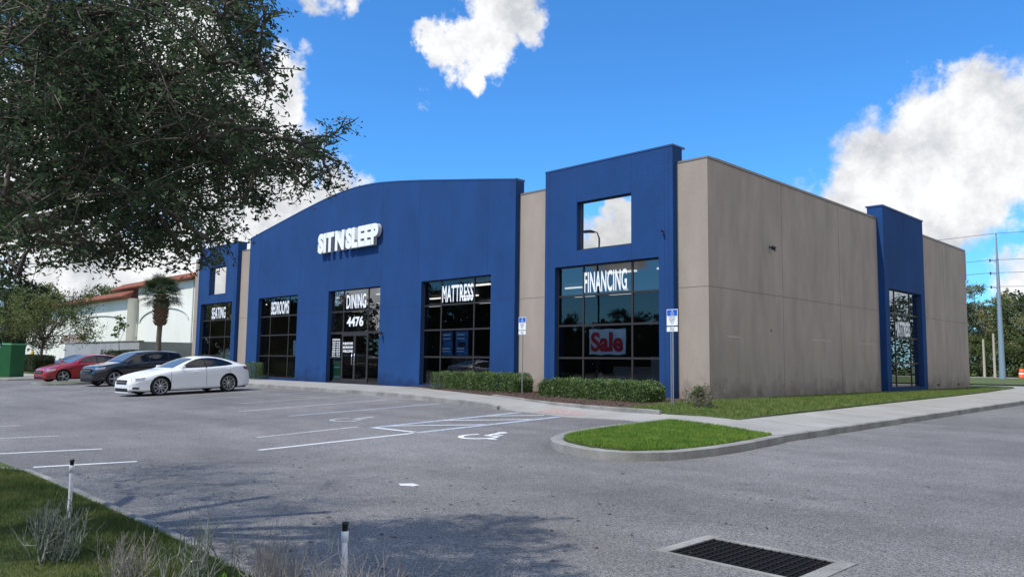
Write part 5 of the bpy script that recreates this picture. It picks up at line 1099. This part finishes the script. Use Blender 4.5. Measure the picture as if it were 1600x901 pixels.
SUV = dict(top=[(2.26,.60),(2.2,.86),(2.0,.97),(1.5,1.05),(1.1,1.10),(.95,1.14),(.45,1.45),(.15,1.58),(-.3,1.64),(-1.2,1.64),(-1.9,1.58),(-2.05,1.50),(-2.25,1.15),(-2.3,.6)],
  sh=[(2.26,.58),(2.15,.82),(1.5,.98),(.9,1.04),(0,1.06),(-1,1.10),(-2,1.16),(-2.25,1.1),(-2.3,.6)], w=[(2.27,.55),(2.15,.76),(1.9,.87),(1.4,.925),(0,.93),(-1.6,.925),(-2.05,.88),(-2.3,.78)],
  wb=(1.36,-1.30), wr=.355, z0=.25, roofw=.66, L=(2.26,-2.3),
  side=[(.72,1.12),(.18,1.46),(-.3,1.555),(-1.2,1.55),(-1.75,1.47),(-2.0,1.27),(-1.6,1.17),(-.2,1.10)], ws=[(.93,0),(.93,.68),(.2,.60),(.2,-.60),(.93,-.68)], rw=[(-2.08,.5),(-2.08,-.5),(-2.22,-.6),(-2.22,.6)], div=[-.35,-1.35], seam=[(.95,1.05),(-.35,1.08),(-1.35,1.12)])
HAT = dict(top=[(2.18,.52),(2.12,.68),(1.9,.80),(1.45,.92),(1.0,1.0),(.82,1.03),(.3,1.29),(-.05,1.41),(-.5,1.46),(-1.1,1.44),(-1.7,1.34),(-1.95,1.22),(-2.08,1.0),(-2.12,.55)],
  sh=[(2.18,.50),(2.05,.64),(1.5,.82),(.85,.94),(0,.97),(-1,1.0),(-1.8,1.03),(-2.05,.98),(-2.12,.55)], w=[(2.2,.50),(2.05,.72),(1.8,.84),(1.3,.89),(0,.895),(-1.4,.89),(-1.85,.84),(-2.12,.70)],
  wb=(1.32,-1.28), wr=.33, z0=.19, roofw=.60, L=(2.18,-2.12),
  side=[(.62,1.03),(.05,1.32),(-.5,1.39),(-1.1,1.37),(-1.65,1.24),(-1.6,1.08),(-.3,1.02)], ws=[(.82,0),(.82,.62),(.05,.56),(.05,-.56),(.82,-.62)], rw=[(-1.75,.5),(-1.75,-.5),(-2.0,-.6),(-2.0,.6)], div=[-.45,-1.2], seam=[(.95,.96),(-.45,1.0),(-1.2,1.02)])
def car(S, loc, rz, paint_, label, name='parked_car', spokes=10, rimm='rim_alloy', cat='car', clad=False, group=None, pitch=0):
    root = tag(empty(name, loc), label, cat, group); root.rotation_euler = (0, pitch, rz)
    T = smooth_tab(S['top'], 2); SHt = smooth_tab(S['sh']); Wt = smooth_tab(S['w'])
    def section(x):
        zt, zs, w = interp(T, x), interp(SHt, x), interp(Wt, x); zs = min(zs, zt-.004); z0 = S['z0']+.04*ss(abs(x), 1.9, 2.4)
        k = clamp((zt-zs-.06)/.34, 0, 1); wr = w*(.80*(1-k))+S['roofw']*k*min(1, w/.85)
        hgt = zs-z0; ex = (.02+.05*k)
        P = [(w*.80, z0), (w*.955, z0+.03), (w*.985, z0+.10), (w*.975, z0+.30*hgt), (w*.985, z0+.5*hgt), (w*1.0, z0+.68*hgt), (w*.993, z0+.82*hgt), (w*.955, zs-.015), (w*.925, zs+.01*(1-k)),
             (wr+(w*.91-wr)*.5, zs+(zt-zs)*.44), (wr*1.04, zs+(zt-zs)*.80), (wr*.93, zt-ex*.65), (wr*.6, zt-ex*.18), (0, zt)]
        for _ in range(2):
            Q = [P[0]]
            for a, b in zip(P, P[1:]): Q += [(a[0]*.75+b[0]*.25, a[1]*.75+b[1]*.25), (a[0]*.25+b[0]*.75, a[1]*.25+b[1]*.75)]
            Q.append(P[-1]); P = Q
        return P
    x1, x0 = S['L']; nx = 170; secs = []; XS = [x1-(x1-x0)*i/nx for i in range(nx+1)]
    for x in XS: secs.append(section(x))
    m_ = len(secs[0]); bm = bmesh.new(); rows = []
    for x, P in zip(XS, secs):
        row = [bm.verts.new((x, y, z)) for y, z in P]; row += [bm.verts.new((x, -y, z)) for y, z in P[-2::-1]]; rows.append(row)
    for a, b in zip(rows, rows[1:]):
        for k in range(len(a)-1): bm.faces.new((a[k], a[k+1], b[k+1], b[k]))
    bm.faces.new(rows[0][::-1]); bm.faces.new(rows[-1])
    R_ = S['wr']+.055
    def near(v):
        for wx in S['wb']:
            if math.hypot(v.x-wx, v.z-S['wr']) < R_ and abs(v.y) > .45: return wx
        return None
    bmesh.ops.delete(bm, geom=[f for f in bm.faces if near(f.calc_center_median()) is not None], context='FACES')
    for v in bm.verts:
        if any(len(e.link_faces) == 1 for e in v.link_edges):
            for wx in S['wb']:
                d = math.hypot(v.co.x-wx, v.co.z-S['wr'])
                if abs(d-R_) < .055 and abs(v.co.y) > .45 and v.co.z > S['z0']+.005 and d > 1e-3: v.co.x = wx+(v.co.x-wx)*R_/d; v.co.z = S['wr']+(v.co.z-S['wr'])*R_/d
    bmesh.ops.recalc_face_normals(bm, faces=bm.faces)
    me = bpy.data.meshes.new('body'); bm.to_mesh(me); bm.free(); me.materials.append(MATS[paint_])
    for p in me.polygons: p.use_smooth = len(p.vertices) == 4
    mk('body', me, root)
    def sy(x, z):
        P = section(x); best = P[0][0]
        for a, b in zip(P, P[1:]):
            if a[1] <= z <= b[1] and b[1] > a[1]: t = (z-a[1])/(b[1]-a[1]); best = a[0]+(b[0]-a[0])*t
        return best
    def tz(x, y):
        P = section(x); y = abs(y); best = P[-1][1]
        for a, b in zip(P[len(P)//2:], P[len(P)//2+1:]):
            if b[0] <= y <= a[0] and a[0] > b[0]: t = (a[0]-y)/(a[0]-b[0]); best = a[1]+(b[1]-a[1])*t
        return best
    def side_patch(nm, poly, m2, off=.006, sides=(1, -1), cell=.08, label=None, parent=None):
        for s in sides:
            bm = drape(poly, lambda x, z: 0, cell=cell)
            for v in bm.verts: x, z = v.co.x, v.co.y; v.co = Vector((x, s*(sy(x, z)+off), z))
            me = bpy.data.meshes.new(nm); bm.to_mesh(me); bm.free(); me.materials.append(MATS[m2])
            for p in me.polygons: p.use_smooth = True
            o = mk(nm, me, parent or root)
    def top_patch(nm, poly, m2, off=.006):
        bm = drape(poly, lambda x, y: tz(x, y)+off, cell=.08); me = bpy.data.meshes.new(nm); bm.to_mesh(me); bm.free(); me.materials.append(MATS[m2])
        for p in me.polygons: p.use_smooth = True
        mk(nm, me, root)
    sp_ = [tuple(p) for p in smooth_path(S['side']+[S['side'][0]], 1)][:-1]
    side_patch('side_window', sp_, 'car_glass', .008)
    top_patch('windscreen', S['ws'], 'windscreen', .010); top_patch('rear_window', S['rw'], 'car_glass', .008)
    for dx in S['div']:
        zz = [p for p in S['side']]; lo = interp(SHt, dx)+.0; side_patch('pillar', [(dx-.022, lo), (dx+.022, lo), (dx+.022, interp(T, dx)-.09), (dx-.022, interp(T, dx)-.09)], 'black_plastic' , .012)
    for (sx_, sz_) in S['seam']: side_patch('door_seam', [(sx_-.006, S['z0']+.12), (sx_+.006, S['z0']+.12), (sx_+.006, sz_-.02), (sx_-.006, sz_-.02)], 'black_plastic', .003)
    side_patch('sill', [(S['wb'][0]-R_-.05, S['z0']+.03), (S['wb'][0]-R_-.05, S['z0']+.10 if not clad else S['z0']+.16), (S['wb'][1]+R_+.05, S['z0']+.10 if not clad else S['z0']+.16), (S['wb'][1]+R_+.05, S['z0']+.03)], 'black_plastic' if clad else paint_, .008)
    hx = x1; zh = interp(T, hx-.18)
    side_patch('headlight', [(hx-.07, zh-.15), (hx-.10, zh-.05), (hx-.50, zh-.005), (hx-.42, zh-.10)], 'headlamp', .012)
    side_patch('fog_lamp', [(hx-.08, S['z0']+.12), (hx-.10, S['z0']+.19), (hx-.30, S['z0']+.17), (hx-.26, S['z0']+.10)], 'black_plastic', .008)
    zr_ = interp(SHt, x0+.3); side_patch('tail_light', [(x0+.07, zr_-.19), (x0+.07, zr_-.04), (x0+.42, zr_-.03), (x0+.34, zr_-.13)], 'tail_lamp', .010)
    # front: grille, bumper mouth and plate bar
    wn = interp(Wt, hx)
    mb = MB(); mb.box(hx-.02, hx+.008, -wn*.75, wn*.75, zh-.26, zh-.10); g_ = mb.build('grille', 'black_plastic', root)
    mb = MB(); mb.box(hx-.02, hx+.02, -wn*.70, wn*.70, zh-.20, zh-.155); mb.build('chrome_bar', 'chrome', g_)
    mb = MB(); mb.box(hx-.03, hx+.008, -wn*.9, wn*.9, S['z0']+.02, S['z0']+.14); mb.build('lower_intake', 'black_plastic', root)
    mb = MB(); mb.box(hx-.25, hx-.0, -wn*.98, wn*.98, S['z0']-.035, S['z0']+.012); bevel(mb.build('front_lip', 'black_plastic' if clad else paint_, root), .01)
    # handles, mirrors
    for (hx_, ) in [(s_[0]-.98,) for s_ in S['seam'][:2]]:
        for s in (1, -1):
            z = interp(SHt, hx_)-.12; y = s*(sy(hx_, z)+.018); mb = MB(); mb.box(hx_-.10, hx_+.10, y-.012, y+.012, z-.014, z+.014); bevel(mb.build('door_handle', paint_, root), .006)
    for s in (1, -1):
        mx_ = S['side'][0][0]-.06; z = S['side'][0][1]+.04; y = s*(sy(mx_, S['side'][0][1]-.03)); mb = MB()
        mb.tube([(mx_,y-s*.03,z-.05),(mx_,y+s*.08,z)], .02, 6)
        mb.add([(mx_+.07,y+s*.05,z-.05),(mx_+.07,y+s*.20,z-.03),(mx_+.07,y+s*.20,z+.04),(mx_+.07,y+s*.05,z+.05),(mx_-.06,y+s*.05,z-.07),(mx_-.04,y+s*.21,z-.05),(mx_-.04,y+s*.21,z+.05),(mx_-.04,y+s*.05,z+.06)], [(0,1,2,3),(4,7,6,5),(0,4,5,1),(1,5,6,2),(2,6,7,3),(3,7,4,0)])
        o = mb.build('wing_mirror', paint_, root); fix_normals(o); bevel(o, .02, 3)
    # inner arches and underside
    mb = MB(); mb.box(x0+.15, x1-.15, -.62, .62, S['z0']-.02, S['z0']+.25)
    for wx in S['wb']:
        for s in (1, -1):
            pts = [(wx+(R_+.005)*math.cos(t), S['wr']+(R_+.005)*math.sin(t)) for t in np.linspace(-.25, math.pi+.25, 18)]
            ya = s*.60; vs = []; fs = []
            for px_, pz in pts: vs += [(px_, ya, pz), (px_, s*(sy(px_, max(pz, S['z0']+.05))-.015), pz)]
            for i in range(len(pts)-1): fs.append((2*i, 2*i+1, 2*i+3, 2*i+2))
            mb.add(vs, fs); mb.add([(px_, ya, pz) for px_, pz in pts], [tuple(range(len(pts)))])
    mb.build('underbody', 'pit_black', root)
    # wheels
    for wx in S['wb']:
        for s in (1, -1):
            r = S['wr']; yo = s*(interp(Wt, wx)*.985-.02); wh = empty('wheel', (wx, yo, r)); wh.parent = root
            mb = MB(); q = -s*.22; rr = r*.77
            mb.lathe([(rr,0),(r*.93,s*.004),(r*.985,-s*.02),(r,-s*.05),(r,q+s*.05),(r*.97,q),(rr,q)], 40, 'y'); mb.build('tyre', 'black_rubber', wh)
            mb = MB(); mb.lathe([(rr*1.01,s*.003),(rr*.97,s*.008),(rr*.93,-s*.02),(rr*.90,q)], 40, 'y'); mb.lathe([(0,-s*.10),(rr*.9,-s*.11)], 24, 'y', mi=1)
            mb.lathe([(0,s*.005),(.05,s*.003),(.062,-s*.03),(.062,-s*.1)], 16, 'y')
            for k in range(spokes):
                t = 2*math.pi*k/spokes; c, n_ = math.cos(t), math.sin(t); hw = .017 if spokes > 6 else .034
                def P3(rad_, w_, y_): return (c*rad_-n_*w_, y_, n_*rad_+c*w_)
                a = [P3(.05,-hw*1.1,-s*.008),P3(.05,hw*1.1,-s*.008),P3(rr*.95,hw*.9,0),P3(rr*.95,-hw*.9,0)]; b_ = [(v[0],v[1]-s*.035,v[2]) for v in a]
                mb.add(a+b_, [(0,1,2,3),(4,7,6,5),(0,4,5,1),(1,5,6,2),(2,6,7,3),(3,7,4,0)])
            o = mb.build('rim', [rimm, 'rim_dark'], wh)
    return root
# white sedan, black crossover and red hatchback nose out toward the aisle
def slope_pitch(x, y, d=1.3):
    return 0
def park(S, x, y, deg, *a, **k):
    a_ = R(deg); dx, dy = math.cos(a_), math.sin(a_); f = g(x+dx*1.38, y+dy*1.38); b = g(x-dx*1.38, y-dy*1.38)
    c = car(S, (x, y, (f+b)/2), a_, *a, pitch=-math.atan2(f-b, 2.76), **k); c.rotation_mode = 'XYZ'
    c.matrix_world = Matrix.Translation((x, y, (f+b)/2)) @ Matrix.Rotation(a_, 4, 'Z') @ Matrix.Rotation(-math.atan2(f-b, 2.76), 4, 'Y') @ Matrix.Scale(.93, 4); return c
park(SED, -28.55, 11.5, -83, 'car_white', 'white four door sedan parked nose out, nearest of the cars', group='cars parked in the lot')
park(SUV, -37.3, 12.7, -80, 'car_black', 'black crossover parked between the red car and the white sedan', spokes=5, clad=True, group='cars parked in the lot')
park(HAT, -43.6, 12.3, -79, 'car_red', 'bright red hatchback parked at the left beyond the grass island', spokes=5, group='cars parked in the lot')
park(SUV, -18.9, 63.5, -20, 'car_black', 'dark vehicle partly hidden behind the far right end of the building', spokes=5, group='cars far from the viewer')
park(SED, -62.5, 17.2, -60, 'blue_grey_paint', 'blue grey car mostly hidden behind the green donation bin', group='cars far from the viewer')

# ------------------------------------------------------------------ poles and wires at right
UP = tag(empty('transmission_pole', (-21.15, 92, .3)), 'tall tapered blue grey steel transmission pole beyond the field', 'utility pole')
mb = MB(); mb.tube([(0,0,-.5),(0,0,6),(0,0,12.6)], [.31,.22,.12], 14); mb.build('shaft', 'pole_steel', UP)
mb = MB(); mb.tube([(0,0,12.6),(0,0,15.2)], [.10,.06], 8); mb.build('mast', 'pole_steel', UP)
lv = [12.35, 11.0, 9.55]
for z in lv:
    mb = MB(); mb.tube([(0,0,z-.15),(-.35,-.1,z-.05),(-.62,-.15,z)], [.06,.045,.035], 6); a_ = mb.build('insulator_arm', 'pole_steel', UP)
    mb = MB(); mb.lathe([(.05,0),(.09,.05),(.05,.1),(.09,.15),(.05,.2),(.09,.25),(.04,.3)], 10, 'z', (-.62,-.15,z-.15)); mb.build('insulator', 'rim_dark', a_)
for i, z in enumerate(lv+[15.1, 7.6]):
    mb = MB(); x_ = -21.15-.62 if i < 3 else -21.15
    for s in (-1, 1):
        pts = [(x_+s*75*t, 91.85+s*4*t, z+.35-(3.2*t*(1.6-t)) *.55 ) for t in np.linspace(0, 1, 14)]; mb.tube(pts, .022, 4, cap=False)
    tag(mb.build('power_line', 'cable'), ('topmost of the three heavy wires on the steel pole','middle one of the three heavy wires on the steel pole','lowest of the three heavy wires on the steel pole','thin wire at the very tip of the steel pole','lone low wire below the insulators of the steel pole')[i], 'wire', 'power lines')
for (x, z, lb) in ((-26.6,4.75,'short weathered wooden post, left one of the two before the wood'),(-25.5,5.45,'taller wooden post, right one of the two before the wood')):
    e_ = tag(empty('wooden_post', (x, 107.5, .2)), lb, 'post', 'wooden posts by the far road'); mb = MB(); mb.tube([(0,0,0),(0,0,z)], [.16,.12], 8); mb.build('shaft', 'wood_pole', e_)
e_ = tag(empty('traffic_barrel', (-22.2, 105, .3)), 'orange traffic barrel beyond the field near the right edge', 'barrel')
mb = MB(); mb.lathe([(.33,.1),(.32,.4),(.30,.42),(.28,.8),(.26,1.1),(0,1.12)], 16); mb.build('drum', 'orange_plastic', e_)
mb = MB(); mb.lathe([(.40,0),(.40,.1),(.2,.1)], 12); mb.build('base', 'black_rubber', e_)
mb = MB(); mb.lathe([(.325,.5),(.305,.65)], 16); mb.build('band', 'sign_white', e_)
# parking lot lamp behind the viewer, mirrored in the near tower glass
e_ = tag(empty('street_lamp', (-38.5, -9.5, 0)), 'tall dark parking lot lamp mirrored in the upper tower window', 'street lamp')
mb = MB(); mb.lathe([(.3,0),(.3,.7),(.12,.72)], 12); mb.build('footing', 'kerb_concrete', e_)
mb = MB(); mb.tube([(0,0,.7),(0,0,11.4),(-.2,0,11.9),(-.7,0,12.05)], [.10,.07,.06,.05], 10); mb.build('pole', 'cable', e_)
mb = MB(); mb.box(-1.6, -.6, -.25, .25, 11.93, 12.12); bevel(mb.build('lamp_head', 'cable', e_), .05)
